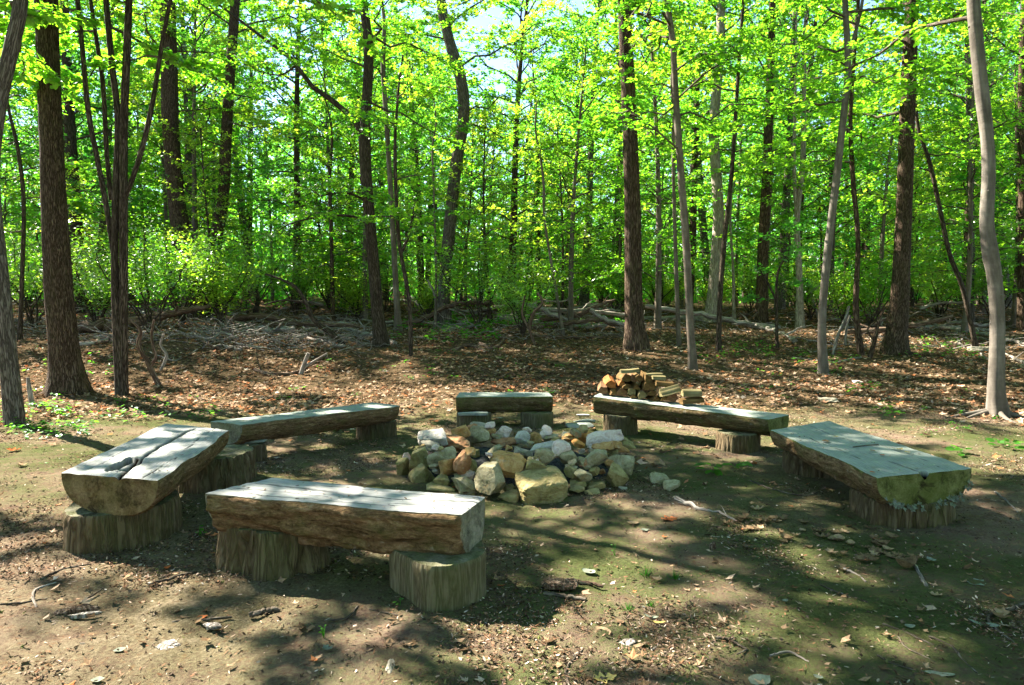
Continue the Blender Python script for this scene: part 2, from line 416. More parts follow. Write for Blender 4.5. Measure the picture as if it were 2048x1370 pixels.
def stone_mat(name, a, b, c3, top=(.33, .37, .33)):
    t = NT(name)
    v = t.grain((1, 1, 1), attr=False)
    oi = t.n('ShaderNodeObjectInfo').outputs['Random']
    vv = t.n('ShaderNodeVectorMath', _operation='ADD', i0=v, i1=t.n('ShaderNodeCombineXYZ', X=t.math('MULTIPLY', oi, 37.0), Y=oi, Z=oi).outputs[0]).outputs[0]
    n1 = t.noise(vv, 9, 6, .72, .8); n2 = t.noise(vv, 55, 5, .8)
    c = t.ramp(t.rampf(t.math('ADD', n1, t.math('MULTIPLY', n2, .5)), .52, .98), [(0, tuple(v * .7 for v in a)), (.5, b), (1, c3)])
    st = t.rampf(t.noise(vv, 14, 4, .7), .56, .66)
    c = t.mix(t.math('MULTIPLY', st, .5), c, top)
    dk = t.rampf(t.noise(vv, 26, 5, .8), .63, .70)
    c = t.mix(t.math('MULTIPLY', dk, .55), c, (.05, .045, .035))
    return t.pbr(c, .88, t.bump(t.math('ADD', n1, n2), .7, .012), .25)
M['st_grey'] = stone_mat('grey_stone', (.14, .12, .085), (.24, .21, .155), (.35, .31, .24), (.30, .27, .2))
M['st_white'] = stone_mat('pale_stone', (.23, .20, .16), (.37, .33, .275), (.5, .455, .39), (.4, .36, .3))
M['st_teal'] = stone_mat('green_grey_stone', (.135, .115, .06), (.25, .215, .125), (.37, .33, .22), (.29, .175, .07))
M['st_olive'] = stone_mat('olive_stone', (.12, .095, .036), (.22, .175, .075), (.32, .265, .13), (.30, .24, .15))
M['st_ochre'] = stone_mat('ochre_stone', (.20, .105, .036), (.35, .20, .075), (.45, .29, .13), (.33, .31, .22))
M['st_rust'] = stone_mat('rusty_stone', (.17, .075, .03), (.29, .145, .07), (.38, .235, .13), (.30, .25, .17))
M['st_orange'] = stone_mat('orange_stone', (.34, .14, .035), (.50, .235, .07), (.58, .34, .14), (.5, .36, .2))
M['st_pink'] = stone_mat('pinkish_stone', (.36, .25, .20), (.50, .38, .31), (.62, .53, .46), (.55, .5, .46))
def split_mat(name, a, b, c3):
    t = NT(name)
    v = t.grain((1, 1, .1)); n1 = t.noise(v, 40, 5, .7); n2 = t.noise(t.grain((1, 1, 1)), 7, 3)
    c = t.ramp(t.rampf(t.math('ADD', n1, t.math('MULTIPLY', n2, .5)), .5, 1.0), [(0, a), (.5, b), (1, c3)])
    return t.pbr(c, .8, t.bump(n1, .5, .006), .2)
M['fw_ochre'] = split_mat('ochre_split_wood', (.04, .022, .008), (.09, .053, .019), (.15, .098, .04))
M['fw_pale'] = split_mat('pale_split_wood', (.07, .056, .024), (.13, .106, .048), (.21, .178, .09))
M['fw_orange'] = split_mat('orange_split_wood', (.12, .04, .011), (.20, .075, .021), (.26, .125, .045))
M['fw_brown'] = split_mat('dark_split_wood', (.05, .028, .014), (.12, .065, .032), (.2, .12, .065))

# ------------------------------------------------------------------ world and sun
SUN_AZ = np.array([-0.83, 0.55]); SUN_EL = math.radians(41)
w = bpy.data.worlds.new('World'); sc.world = w; w.use_nodes = True
nt = w.node_tree; nt.nodes.clear()
bg = nt.nodes.new('ShaderNodeBackground'); wo = nt.nodes.new('ShaderNodeOutputWorld')
sky = nt.nodes.new('ShaderNodeTexSky'); sky.sky_type = 'NISHITA'; sky.sun_disc = False
sky.sun_elevation = SUN_EL; sky.sun_rotation = math.atan2(SUN_AZ[0], SUN_AZ[1])
sky.air_density = 1.0; sky.dust_density = 0.2; sky.ozone_density = 2.5
nt.links.new(sky.outputs[0], bg.inputs[0]); bg.inputs[1].default_value = 0.052
nt.links.new(bg.outputs[0], wo.inputs[0])
sl = bpy.data.lights.new('sun', 'SUN'); sl.energy = 5.0; sl.angle = math.radians(.53); sl.color = (1, .94, .84)
so = bpy.data.objects.new('sun', sl); COL.objects.link(so)
sd = Vector((SUN_AZ[0] * math.cos(SUN_EL), SUN_AZ[1] * math.cos(SUN_EL), math.sin(SUN_EL)))
so.rotation_euler = sd.to_track_quat('Z', 'Y').to_euler(); so.location = (-20, 15, 30)
cam = bpy.data.cameras.new('camera'); cam.lens = 24; cam.sensor_width = 36; cam.clip_end = 600
co = bpy.data.objects.new('camera', cam); COL.objects.link(co); co.location = (0, 0, EYE)
co.rotation_euler = (PI / 2 - PITCH, 0, 0); sc.camera = co
sc.view_settings.view_transform = 'Standard'; sc.view_settings.look = 'None'
sc.view_settings.exposure = 3.12; sc.view_settings.gamma = 1
sc.cycles.max_bounces = 8; sc.cycles.diffuse_bounces = 4; sc.cycles.transmission_bounces = 5; sc.cycles.glossy_bounces = 2
sc.cycles.use_denoising = True
try: sc.cycles.denoiser = 'OPENIMAGEDENOISE'
except Exception: pass

# ------------------------------------------------------------------ ground
def axis(parts):
    r = []
    for a, b, s in parts: r.append(np.arange(a, b, s))
    return np.unique(np.concatenate(r + [np.array([parts[-1][1]])]).round(4))
gx = axis([(-160, -30, 10), (-30, -9, .7), (-9, -4.2, .09), (-4.2, 4.2, .027), (4.2, 9, .09), (9, 30, .7), (30, 160, 10)])
gy = axis([(-60, -4, 6), (-4, 2, .5), (2, 6.6, .025), (6.6, 14, .09), (14, 30, .5), (30, 220, 6)])
GX, GY = np.meshgrid(gx, gy)
GZ = ground_z(GX, GY)
near = np.clip((12 - GY) / 3, 0, 1) * (GY > 1.5)
GZ = GZ + near * (.009 * fbm(p3(GX * 4.5, GY * 4.5), 31, 3) + .007 * fbm(p3(GX * 15, GY * 15), 41, 2))
acc = Acc(); nx, ny = len(gx), len(gy)
i, j = np.meshgrid(np.arange(ny - 1), np.arange(nx - 1), indexing='ij')
a = i * nx + j
acc.add(np.stack([GX, GY, GZ], -1), np.stack([a, a + 1, a + nx + 1, a + nx], -1))
g = link('ground', acc.mesh('ground', grain=False), M['ground']); g['kind'] = 'structure'
g['label'] = 'bare brown soil of the clearing turning to leaf mould under the trees'; g['category'] = 'ground'

# ------------------------------------------------------------------ tree crowns
def crown(wood, lv, axis_fn, z0, z1, n, Lmax, rng, shape='beech', dens=1.0, size=.085, prof=None, elev=(5, 40), az_bias=None, droop=.25):
    prof = prof or (lambda u: (.55 + .9 * u) * (1 - u) ** .45 * 1.25)
    az = rng.rand() * 6.28
    for k in range(n):
        u = (k + rng.rand()) / n; z = z0 + (z1 - z0) * u
        az += 2.4 + rng.randn() * .4
        a = az if az_bias is None or rng.rand() > az_bias[1] else az_bias[0] + rng.randn() * .5
        L = Lmax * prof(u) * rng.uniform(.65, 1.1)
        if L < .3: continue
        e = math.radians(elev[0] + (elev[1] - elev[0]) * u + rng.randn() * 8)
        b = axis_fn(z); h = np.array([math.cos(a), math.sin(a), 0.])
        t = np.linspace(0, 1, 7)
        bend = rng.randn() * .18
        side = np.array([-h[1], h[0], 0.])
        path = b + L * (t[:, None] * (h * math.cos(e)) + (bend * t * t)[:, None] * side) 
        path[:, 2] += L * (t * math.sin(e) - droop * t * t * (1 - u * .7))
        path[1:-1] += rng.randn(5, 3) * .03 * L
        r0 = .008 + .0075 * L
        tube(wood, path, r0 * (1 - .85 * t), 5, cap=False)
        ns = max(4, int(L / .23 * (.8 + .4 * rng.rand())))
        ts = np.clip(.18 + .82 * (np.arange(ns) + rng.rand(ns)) / ns, 0, 1)
        fi = ts * 6; ii = np.minimum(fi.astype(int), 5); fr = (fi - ii)[:, None]
        A = path[ii] * (1 - fr) + path[ii + 1] * fr
        D = path[ii + 1] - path[ii]; D /= np.linalg.norm(D, axis=1)[:, None]
        sg = np.where(np.arange(ns) % 2 == 0, 1, -1) * rng.uniform(.5, 1.2, ns)
        S = np.stack([-D[:, 1], D[:, 0], np.zeros(ns)], -1)
        SD = D * .65 + S * sg[:, None] * .8 + np.stack([np.zeros(ns), np.zeros(ns), rng.randn(ns) * .22 + .05], -1)
        SD /= np.linalg.norm(SD, axis=1)[:, None]
        sl_ = (.5 * L * (1 - ts) * .8 + .28 + .1 * L * .5) * rng.uniform(.5, 1.15, ns)
        B = A + SD * sl_[:, None]; B[:, 2] -= .10 * sl_
        prisms(wood, A, B, np.full(ns, .0055), np.full(ns, .002))
        nl = np.maximum(2, (sl_ / .034 * dens * rng.uniform(.6, 1.3, ns)).astype(int))
        idx = np.repeat(np.arange(ns), nl); m = len(idx)
        uu = rng.rand(m) ** .75
        P = A[idx] + (B - A)[idx] * uu[:, None] + rng.randn(m, 3) * np.array([.05, .05, .035])
        ang = rng.randn(m) * .9
        d0 = SD[idx]; LD = np.stack([d0[:, 0] * np.cos(ang) - d0[:, 1] * np.sin(ang), d0[:, 0] * np.sin(ang) + d0[:, 1] * np.cos(ang), rng.randn(m) * .3 - .25], -1)
        N = np.stack([rng.randn(m) * .5, rng.randn(m) * .5, np.ones(m)], -1)
        leaves(lv, P, LD, N, size * rng.uniform(.55, 1.25, m), shape, fold=.18)

def ico(sub):
    import bmesh
    bm = bmesh.new(); bmesh.ops.create_icosphere(bm, subdivisions=sub, radius=1)
    V = np.array([v.co for v in bm.verts]); T = np.array([[v.index for v in f.verts] for f in bm.faces]); bm.free()
    return V, T
ICO2 = ico(2)
TREES = {}
def P0_LEFT(q): return q[0][0] < 300 and q[0][1] > 660
def trunk_path(px_pts, extra_h, y0=None, wobble=0.0, rng=None):
    b = at_g(*px_pts[0][:2]) if y0 is None else at_y(px_pts[0][0], px_pts[0][1], y0)
    if y0 is not None: b[2] = gz(b[0], b[1])
    pts = [b]; W = [px_pts[0][2]]
    lw = px_pts[0][2]
    for k, q in enumerate(px_pts[1:]):
        p = at_y(q[0], q[1], b[1]); pts.append(p); W.append(q[2] if len(q) > 2 else lw)
        lw = W[-1]
    R = [wv * b[1] / F / 2 * .93 * b[1] / math.hypot(b[0], b[1]) for wv in W]
    top = pts[-1]
    if extra_h > top[2] + .5:
        d = (pts[-1] - pts[-2]); d /= max(d[2], .2)
        n = 4; H = extra_h - top[2]
        for k in range(1, n + 1):
            f = k / n
            lean = .35 * d[:2] * (H * f) * (1 - .4 * f)
            pts.append(np.array([top[0] + lean[0] + (rng.randn() * .12 * f if rng is not None else 0), top[1] + lean[1], top[2] + H * f]))
            R.append(R[len(W) - 1] * (1 - .82 * f) + .01)
    return np.array(pts), np.array(R)

def make_tree(name, label, px_pts, H, bark, leafm='leaf', crown_from=5.0, nl=26, Lmax=3.5, seed=0, shape='beech', dens=1.0, size=.105,
              sides=14, rings=50, flare=1.35, rough=.05, stems=None, limbs=None, group=None, az_bias=None, cat='tree', y0=None, root=0.0, elev=(5, 40), crown_to=None):
    rng = np.random.RandomState(1000 + seed); LF = P0_LEFT(px_pts); dens *= (4.0 if LF else 2.5); nl = int(nl * (.50 if LF else .60)); Lmax *= 1.08; size *= (1.1 if LF else .92)
    P, R = trunk_path(px_pts, H, y0, rng=rng)
    if P[0][1] > 13 and crown_to is None: crown_to = min(P[-1, 2], 12.5)
    th = thing(name, label, cat, P[0] - np.array([0, 0, .0]), group)
    PR = spline(np.c_[P, R], rings); path, rad = PR[:, :3], np.maximum(PR[:, 3], .008)
    hz = path[:, 2] - path[0, 2]
    rad = rad * (1 + (flare - 1) * np.exp(-hz / .28))
    path[0, 2] -= .12
    sd_ = seed * 13 + 1
    def disp(TH, LN, RR):
        G = np.stack([np.cos(TH) * RR * 9, np.sin(TH) * RR * 9, LN * 1.3], -1)
        G2 = np.stack([np.cos(TH) * RR * 34, np.sin(TH) * RR * 34, LN * 3.6], -1)
        lob = np.cos(TH * 5 + seed) * .16 * np.exp(-LN / .3) * (flare > 1.15)
        return 1 + rough * (vnoise(G, sd_) + .7 * (1 - 2 * np.abs(vnoise(G2, sd_ + 5)))) + lob
    acc = Acc(); tube(acc, path, rad, sides, disp)
    def axis_fn(z):
        k = np.clip(np.searchsorted(path[:, 2], z), 1, len(path) - 1)
        f = np.clip((z - path[k - 1, 2]) / max(path[k, 2] - path[k - 1, 2], 1e-3), 0, 1)
        return path[k - 1] * (1 - f) + path[k] * f
    if bark in ('bark_beech', 'bark_sapling'):      # branch scars and knots
        for k in range(16):
            m_ = rng.randint(4, rings - 8); a_ = rng.rand() * 6.28; n_ = np.array([math.cos(a_), math.sin(a_), .15]); kr = rad[m_] * rng.uniform(.12, .3)
            V_, T_ = ICO2; c_ = path[m_] + n_ * rad[m_] * .93
            acc.add(c_ + V_ * kr * np.array([1, 1, rng.uniform(.6, 1.4)]), T=T_, grain=c_ + V_ * kr)
    cs = Acc(); lv = Acc()
    if root:
        for k in range(5):
            a_ = rng.rand() * 6.28; L = root * rng.uniform(.5, 1.2); t = np.linspace(0, 1, 7)
            q = path[0] + np.stack([np.cos(a_ + t * .5) * t * L, np.sin(a_ + t * .5) * t * L, 0 * t], -1)
            q[:, 2] = ground_z(q[:, 0], q[:, 1]) + .10 * (1 - t) ** 1.5 - .02 * t
            tube(acc, q, rad[2] * .38 * (1 - .8 * t), 8)
    extra_axes = []
    for st in (stems or []):       # further stems: pixel polylines (x, y, w) in the plane of the trunk
        q = np.array([at_y(s[0], s[1], P[0][1] + (s[3] if len(s) > 3 else 0)) for s in st]); r_ = np.array([s[2] * P[0][1] / F / 2 for s in st])
        if q[-1, 2] > 4 and r_[-1] > .02 and H > 6:
            d = q[-1] - q[-2]; d /= max(d[2], .3)
            q = np.vstack([q, q[-1] + d * 2.0, q[-1] + d * 4.5]); r_ = np.r_[r_, r_[-1] * .6, r_[-1] * .15]
        s_ = spline(np.c_[q, r_], 26)
        tube(acc, s_[:, :3], np.maximum(s_[:, 3], .006), 10, lambda TH, LN, RR: 1 + rough * .8 * vnoise(np.stack([np.cos(TH) * RR * 12, np.sin(TH) * RR * 12, LN * 2], -1), sd_ + 9))
        extra_axes.append(s_[:, :3])
    for st in (limbs or []):       # thin leafy limbs: pixel polylines carrying sprays
        q = np.array([at_y(s[0], s[1], P[0][1] + (s[3] if len(s) > 3 else 0)) for s in st]); r_ = np.array([s[2] * P[0][1] / F / 2 for s in st])
        s_ = spline(np.c_[q, r_], 22); tube(acc, s_[:, :3], np.maximum(s_[:, 3], .004), 8)
        pth = s_[:, :3]
        for k in range(5, 22, 4):
            c0 = pth[k]
            crown(cs, lv, lambda z, c0=c0: c0, c0[2], c0[2] + .01, 1, 1.1, rng, shape, dens, size, prof=lambda u: 1, elev=(5, 15))
    if nl:
        crown(cs, lv, axis_fn, crown_from, crown_to or path[-1, 2], nl, Lmax, rng, shape, dens, size, az_bias=az_bias, elev=elev)
        for e in extra_axes:
            top = e[-1, 2]
            if top > crown_from + 1:
                def ax2(z, e=e):
                    k = np.argmin(np.abs(e[:, 2] - z)); return e[k]
                crown(cs, lv, ax2, max(crown_from, e[0, 2] + .5), top, max(6, nl // 3), Lmax * .6, rng, shape, dens, size)
    tr = obj('trunk', acc, M[bark], th)
    if lv.n:
        ln = link('limbs', cs.mesh('limbs', origin=tuple(th.location)), M['twig'], th)
        cr = link('crown', lv.mesh('crown', origin=tuple(th.location), smooth=False, grain=False), M[leafm], th)
    TREES[label] = th
    return th

exec_trees = True
# name, label, pixels (x, y, width) from the base up ...
make_tree('leaning_tree', 'grey trunk at the left edge bowing out of the photo and back in', [(30, 848, 46), (14, 690, 42), (-6, 500, 40), (-18, 350, 38), (-4, 215, 36), (22, 100, 34), (42, 0, 32)], 10.5, 'bark_grey',
          crown_from=5.2, nl=26, Lmax=4.0, seed=1, sides=24, rings=70, flare=1.15, rough=.035, dens=.9)
make_tree('oak_tree', 'massive furrowed brown oak trunk at the left with flared base', [(136, 785, 78), (128, 690, 66), (117, 560, 61), (103, 300, 52), (96, 120, 50), (92, 0, 49)], 11.5, 'bark_oak', leafm='leaf',
          crown_from=6.0, nl=30, Lmax=5.0, seed=2, sides=56, rings=130, flare=1.45, rough=.06, root=.5, dens=.8)
make_tree('multistem_tree', 'clump of slim dark stems fanning out from one grey double trunk', [(244, 792, 30), (238, 680, 27), (230, 560, 18), (231, 400, 16), (236, 240, 15), (224, 130, 14), (212, 0, 13)], 10.5, 'bark_dark',
          crown_from=5.2, nl=18, Lmax=3.2, seed=3, sides=16, rings=60, rough=.05, flare=1.1, shape='maple', dens=.9,
          stems=[[(246, 770, 20), (247, 600, 17), (247, 400, 16), (248, 240, 15), (254, 100, 14), (258, 0, 13)],
                 [(247, 400, 12), (262, 365, 10), (285, 295, 10), (308, 190, 9), (325, 80, 8), (345, -20, 7)],
                 [(229, 520, 11), (214, 420, 10), (194, 315, 10), (176, 220, 10), (166, 110, 9), (155, 0, 9)],
                 [(222, 400, 9, .4), (213, 300, 9, .4), (206, 170, 9, .4), (190, 60, 8, .4)]])
make_tree('oak_tree', 'thick dark leaning trunk behind the shrubs left of centre', [(392, 628, 46), (375, 540, 42), (352, 390, 38), (341, 250, 36), (338, 100, 34), (335, 0, 32)], 18, 'bark_oak', leafm='leaf_yellow',
          crown_from=6.5, nl=20, Lmax=4.5, seed=4, sides=24, rings=60, y0=20.5, dens=.8)
make_tree('oak_tree', 'straight dark trunk just right of the thick leaning one', [(424, 625, 34), (430, 500, 27), (446, 400, 25), (452, 280, 24), (460, 150, 22), (470, 0, 20)], 17, 'bark_oak', leafm='leaf_yellow',
          crown_from=6, nl=19, Lmax=4.2, seed=5, sides=20, rings=60, y0=21.0, dens=.8)
make_tree('maple_tree', 'dark brown tree with long side limb reaching left above the back benches', [(762, 692, 29), (752, 590, 26), (738, 420, 24), (729, 285, 25), (734, 190, 21), (737, 90, 20), (726, 0, 18)], 14, 'bark_dark', leafm='leaf',
          crown_from=5.5, nl=26, Lmax=3.6, seed=6, shape='maple', sides=20, rings=70,
          stems=[[(727, 280, 16), (714, 245, 13), (690, 222, 11), (650, 190, 10), (612, 163, 9), (596, 128, 8), (552, 95, 6)]],
          limbs=[[(733, 445, 6), (700, 432, 5), (640, 434, 4), (580, 448, 3), (545, 470, 2)], [(732, 400, 5), (690, 385, 4, -.3), (640, 392, 2, -.6)], [(596, 128, 5), (560, 150, 3, .3), (510, 140, 2, .5)]])
make_tree('crooked_tree', 'grey trunk with a crooked bend near its top at centre', [(888, 652, 29), (889, 570, 26), (900, 450, 26), (912, 330, 25), (927, 230, 25), (921, 155, 24), (898, 80, 22), (882, 0, 20)], 15, 'bark_grey',
          crown_from=6, nl=26, Lmax=4, seed=7, sides=20, rings=70, leafm='leaf', shape='maple')
make_tree('sapling', 'thin dark forked sapling just right of the dark brown tree', [(822, 712, 9), (818, 600, 9), (798, 480, 8), (790, 300, 7), (796, 190, 5), (806, 110, 4)], 6.5, 'bark_dark', crown_from=2.2, nl=12, Lmax=1.2, seed=8, shape='maple', rough=.05, flare=1.1,
          stems=[[(803, 505, 6), (818, 470, 6), (827, 425, 5)]])
make_tree('slim_tree', 'slim pale grey trunk behind the thin forked sapling', [(797, 662, 15), (790, 540, 12), (782, 390, 11), (771, 215, 10)], 11, 'bark_sapling', crown_from=4, nl=18, Lmax=2.4, seed=9, leafm='leaf_yellow')
make_tree('oak_tree', 'tall straight brown trunk right of centre behind the firewood', [(1271, 700, 45), (1267, 600, 38), (1265, 420, 34), (1258, 210, 30), (1252, 90, 28), (1249, 0, 27)], 18, 'bark_brown', leafm='leaf_yellow',
          crown_from=6.5, nl=32, Lmax=4.6, seed=10, sides=44, rings=110, flare=1.4, rough=.06, root=.5, shape='maple', dens=.9)
make_tree('slim_tree', 'slim grey trunk behind the firewood bench, leaning left as it rises', [(1386, 738, 17), (1379, 620, 16), (1372, 480, 16), (1362, 350, 15), (1352, 200, 14), (1345, 80, 13), (1334, 0, 12)], 11, 'bark_sapling', crown_from=4.4, nl=22, Lmax=2.6, seed=11, sides=14, rough=.05,
          limbs=[[(1358, 300, 4), (1300, 250, 3, -.5), (1230, 200, 2, -.8)], [(1352, 200, 4), (1420, 140, 3, -.6), (1480, 110, 2, -1)]])
make_tree('sapling', 'thin brown stem left of the slim leaning grey trunk', [(1358, 692, 9), (1353, 560, 9), (1349, 430, 8), (1346, 290, 7)], 8, 'bark_sapling', crown_from=3.4, nl=14, Lmax=1.6, seed=12)
make_tree('pale_tree', 'pale sunlit trunk standing at the fallen logs', [(1424, 642, 30), (1430, 540, 25), (1437, 430, 23), (1428, 260, 21), (1440, 100, 19)], 16, 'bark_pale', crown_from=5.5, nl=26, Lmax=3.8, seed=13, sides=20, leafm='leaf')
make_tree('slim_tree', 'thin dark stem crossing in front of the pale sunlit trunk', [(1437, 702, 11), (1440, 600, 11), (1449, 480, 10), (1463, 350, 9), (1473, 200, 8), (1481, 80, 7), (1487, 0, 7)], 9, 'bark_dark', crown_from=4.2, nl=16, Lmax=2.0, seed=14, shape='maple', rough=.05)
make_tree('slim_tree', 'smooth grey sinuous trunk with pale foot left of the right-hand oak', [(1646, 748, 22), (1644, 640, 18), (1656, 500, 17), (1670, 380, 17), (1685, 250, 15), (1696, 140, 14), (1690, 0, 13)], 11, 'bark_beech', crown_from=4.2, nl=24, Lmax=3.0, seed=15, sides=16, rings=70, rough=.05, flare=1.25,
          stems=[[(1695, 130, 8), (1704, 90, 7), (1722, 20, 6), (1730, -40, 5)]])
make_tree('slim_tree', 'wavy brown stem between the sinuous grey trunk and the right-hand oak', [(1722, 710, 14), (1712, 620, 13), (1716, 480, 11), (1706, 360, 11), (1701, 240, 9), (1708, 120, 8)], 9, 'bark_brown', crown_from=3.6, nl=18, Lmax=2.0, seed=16, rough=.06)
make_tree('oak_tree', 'broad dark oak trunk on the right with furrowed bark and spreading foot', [(1790, 708, 52), (1799, 600, 41), (1807, 450, 36), (1814, 250, 33), (1819, 120, 31), (1825, 0, 29)], 17, 'bark_oak', leafm='leaf',
          crown_from=5.4, nl=32, Lmax=4.6, seed=17, sides=44, rings=110, flare=1.35, rough=.06, root=.5, dens=.9)
make_tree('beech_tree', 'smooth grey beech trunk with a kink at the right edge', [(1998, 834, 40), (1993, 785, 36), (1995, 656, 34), (1992, 590, 34), (1987, 540, 35), (1981, 507, 38), (1974, 455, 33), (1974, 415, 32), (1977, 358, 31), (1975, 286, 30), (1966, 204, 32), (1955, 102, 31), (1947, 0, 30)], 13, 'bark_beech',
          crown_from=5.0, nl=26, Lmax=3.8, seed=18, sides=36, rings=110, flare=1.5, rough=.025, root=.8, dens=.9)
make_tree('oak_tree', 'dark trunk cut by the right edge of the photo', [(2046, 662, 26), (2046, 420, 22), (2044, 230, 20)], 15, 'bark_brown', crown_from=5, nl=22, Lmax=3.6, seed=19, leafm='leaf_yellow')
make_tree('slim_tree', 'pale slim trunk between the dark stump-like trunk and sinuous tree', [(1600, 655, 18), (1599, 560, 15), (1594, 440, 13), (1605, 330, 12), (1608, 180, 10)], 13, 'bark_pale', crown_from=4.5, nl=22, Lmax=2.8, seed=20,
          stems=[[(1594, 440, 8), (1588, 330, 7), (1590, 220, 6)]])
make_tree('oak_tree', 'short-looking dark brown trunk deep in shade behind the pale log', [(1522, 645, 26), (1526, 500, 23), (1532, 380, 21)], 16, 'bark_brown', crown_from=4.5, nl=24, Lmax=3.6, seed=21, leafm='leaf')
make_tree('leaning_tree', 'slender dark tree leaning hard left behind the right-hand oak', [(1955, 655, 12), (1925, 575, 12), (1900, 510, 11), (1878, 410, 10), (1858, 320, 10), (1838, 262, 8)], 7.5, 'bark_dark', crown_from=4.2, nl=14, Lmax=2.2, seed=22, y0=15.5)
make_tree('slim_tree', 'thin straight grey trunk just left of the smooth beech', [(1938, 645, 20), (1942, 500, 16), (1940, 300, 14), (1935, 100, 12)], 14, 'bark_grey', crown_from=4.5, nl=22, Lmax=3.0, seed=23)
make_tree('slim_tree', 'thin bent dark stem beside the left edge behind the bowed trunk', [(40, 690, 11), (44, 560, 10), (47, 400, 10), (36, 300, 9), (14, 200, 7)], 8, 'bark_dark', crown_from=3.0, nl=16, Lmax=2.0, seed=24, y0=15)
make_tree('sapling', 'thin dark sapling with bushy foliage left of the dark brown tree', [(666, 642, 9), (663, 480, 8), (660, 360, 6)], 8, 'bark_brown', crown_from=2.2, nl=20, Lmax=1.8, seed=25, leafm='leaf_yellow')
make_tree('sapling', 'leaning thin sapling in front of the fallen logs at centre', [(1127, 672, 7), (1106, 545, 6), (1088, 430, 5)], 6.5, 'bark_sapling', crown_from=2.6, nl=14, Lmax=1.4, seed=26, leafm='leaf_yellow', shape='maple')
make_tree('sapling', 'small dark forked sapling with leafy top right of the pale log end', [(1554, 698, 7), (1553, 610, 6), (1556, 545, 5), (1578, 500, 3)], 3.2, 'bark_dark', crown_from=1.4, nl=14, Lmax=1.0, seed=27, shape='beech', leafm='leaf_deep',
          stems=[[(1553, 600, 5), (1535, 565, 4), (1520, 540, 2)]])
make_tree('sapling', 'thin grey stem rising beside the pale log behind the firewood', [(1468, 640, 7), (1466, 540, 6), (1462, 470, 5)], 6, 'bark_pale', crown_from=2.6, nl=12, Lmax=1.3, seed=28)
make_tree('sapling', 'thin straight stem between the dark brown tree and crooked trunk', [(870, 660, 6), (872, 540, 5), (868, 400, 4)], 7, 'bark_sapling', crown_from=2.4, nl=14, Lmax=1.5, seed=29)

# ---- template trees for the woods behind: trunk, limbs, crown meshes shared by copies
def template(H, r, z0, nl, Lmax, seed, bark, leafm, shape, dens=.8, size=.10):
    rng = np.random.RandomState(seed)
    t = np.linspace(0, 1, 22); lean = rng.randn(2) * .04 * H
    path = np.stack([lean[0] * t + rng.randn() * .12 * np.sin(t * 5 + seed), lean[1] * t + rng.randn() * .1 * np.sin(t * 4), t * H], -1)
    path[0, 2] = -.2
    rad = r * (1 - .85 * t) * (1 + .35 * np.exp(-t * H / .3)) + .008
    ta, ca, lv = Acc(), Acc(), Acc()
    tube(ta, path, rad, 12, lambda TH, LN, RR: 1 + .06 * vnoise(np.stack([np.cos(TH) * 3, np.sin(TH) * 3, LN * 2], -1), seed))
    def ax(z):
        k = np.clip(z / H * 21, 0, 20.99); i_ = int(k); return path[i_] * (1 - k + i_) + path[i_ + 1] * (k - i_)
    crown(ca, lv, ax, z0, H, nl, Lmax, rng, shape, dens, size, elev=(18, 58), droop=.38)
    return (ta.mesh('trunk'), ca.mesh('limbs'), lv.mesh('crown', smooth=False, grain=False), M[bark], M['twig'], M[leafm])
TPL = {
    'tall': [template(13, .17, 2.2, 46, 4.2, 101, 'bark_grey', 'leaf', 'maple', 1.3, .115), template(12, .13, 1.8, 44, 3.8, 102, 'bark_brown', 'leaf_far', 'beech', 1.3, .115),
             template(14, .19, 2.4, 46, 4.4, 103, 'bark_dark', 'leaf_deep', 'maple', 1.3, .118)],
    'small': [template(8.5, .065, 1.1, 36, 2.5, 111, 'bark_sapling', 'leaf', 'maple', 1.6, .098), template(7.0, .055, .9, 36, 2.2, 112, 'bark_dark', 'leaf_yellow', 'beech', 1.6, .098),
              template(10, .085, 1.2, 42, 2.8, 113, 'bark_sapling', 'leaf', 'beech', 1.6, .102)],
}
def place_tree(kind, k, x, y, s, rz, name, label, group):
    t = TPL[kind][k]
    th = thing(name, label, 'tree', (x, y, gz(x, y)), group)
    th.rotation_euler = (0, 0, rz); th.scale = (s, s, s * random.uniform(.92, 1.12))
    for nm, me, mt in (('trunk', t[0], t[3]), ('limbs', t[1], t[4]), ('crown', t[2], t[5])):
        link(nm, me, mt, th)
    return th
rngp = np.random.RandomState(42)
pts = []
SKYGAP = [(75, 200), (480, 150), (1050, 110), (1790, 190)]
tries = 0
while len(pts) < 66 and tries < 6000:
    tries += 1
    y = rngp.uniform(23, 46); x = rngp.uniform(-(.80 * y + 3), .80 * y + 3)
    if any((x - a_) ** 2 + (y - b_) ** 2 < 3.2 ** 2 for a_, b_ in pts): continue
    px = 1024 + F * x / y
    if any(abs(px - gx_) < 40 for gx_ in (75, 1790)) and y < 38: continue
    pts.append((x, y))
for x, y in pts:
    place_tree('tall', rngp.randint(3), x, y, rngp.uniform(.9, 1.25), rngp.rand() * 6.28, 'forest_tree',
               'one of the tall leafy trees crowding the woods behind the fallen logs', 'tall trees of the woods behind the clearing')
spts = []; tries = 0
while len(spts) < 70 and tries < 6000:
    tries += 1
    y = rngp.uniform(18.5, 36); x = rngp.uniform(-(.78 * y + 2), .78 * y + 2)
    if any((x - a_) ** 2 + (y - b_) ** 2 < 2.0 ** 2 for a_, b_ in spts): continue
    spts.append((x, y))
for x, y in spts:
    place_tree('small', rngp.randint(3), x, y, rngp.uniform(.6, 1.1), rngp.rand() * 6.28, 'understory_tree',
               'one of the thin understory trees in layered spring leaf behind the clearing', 'understory trees behind the clearing')

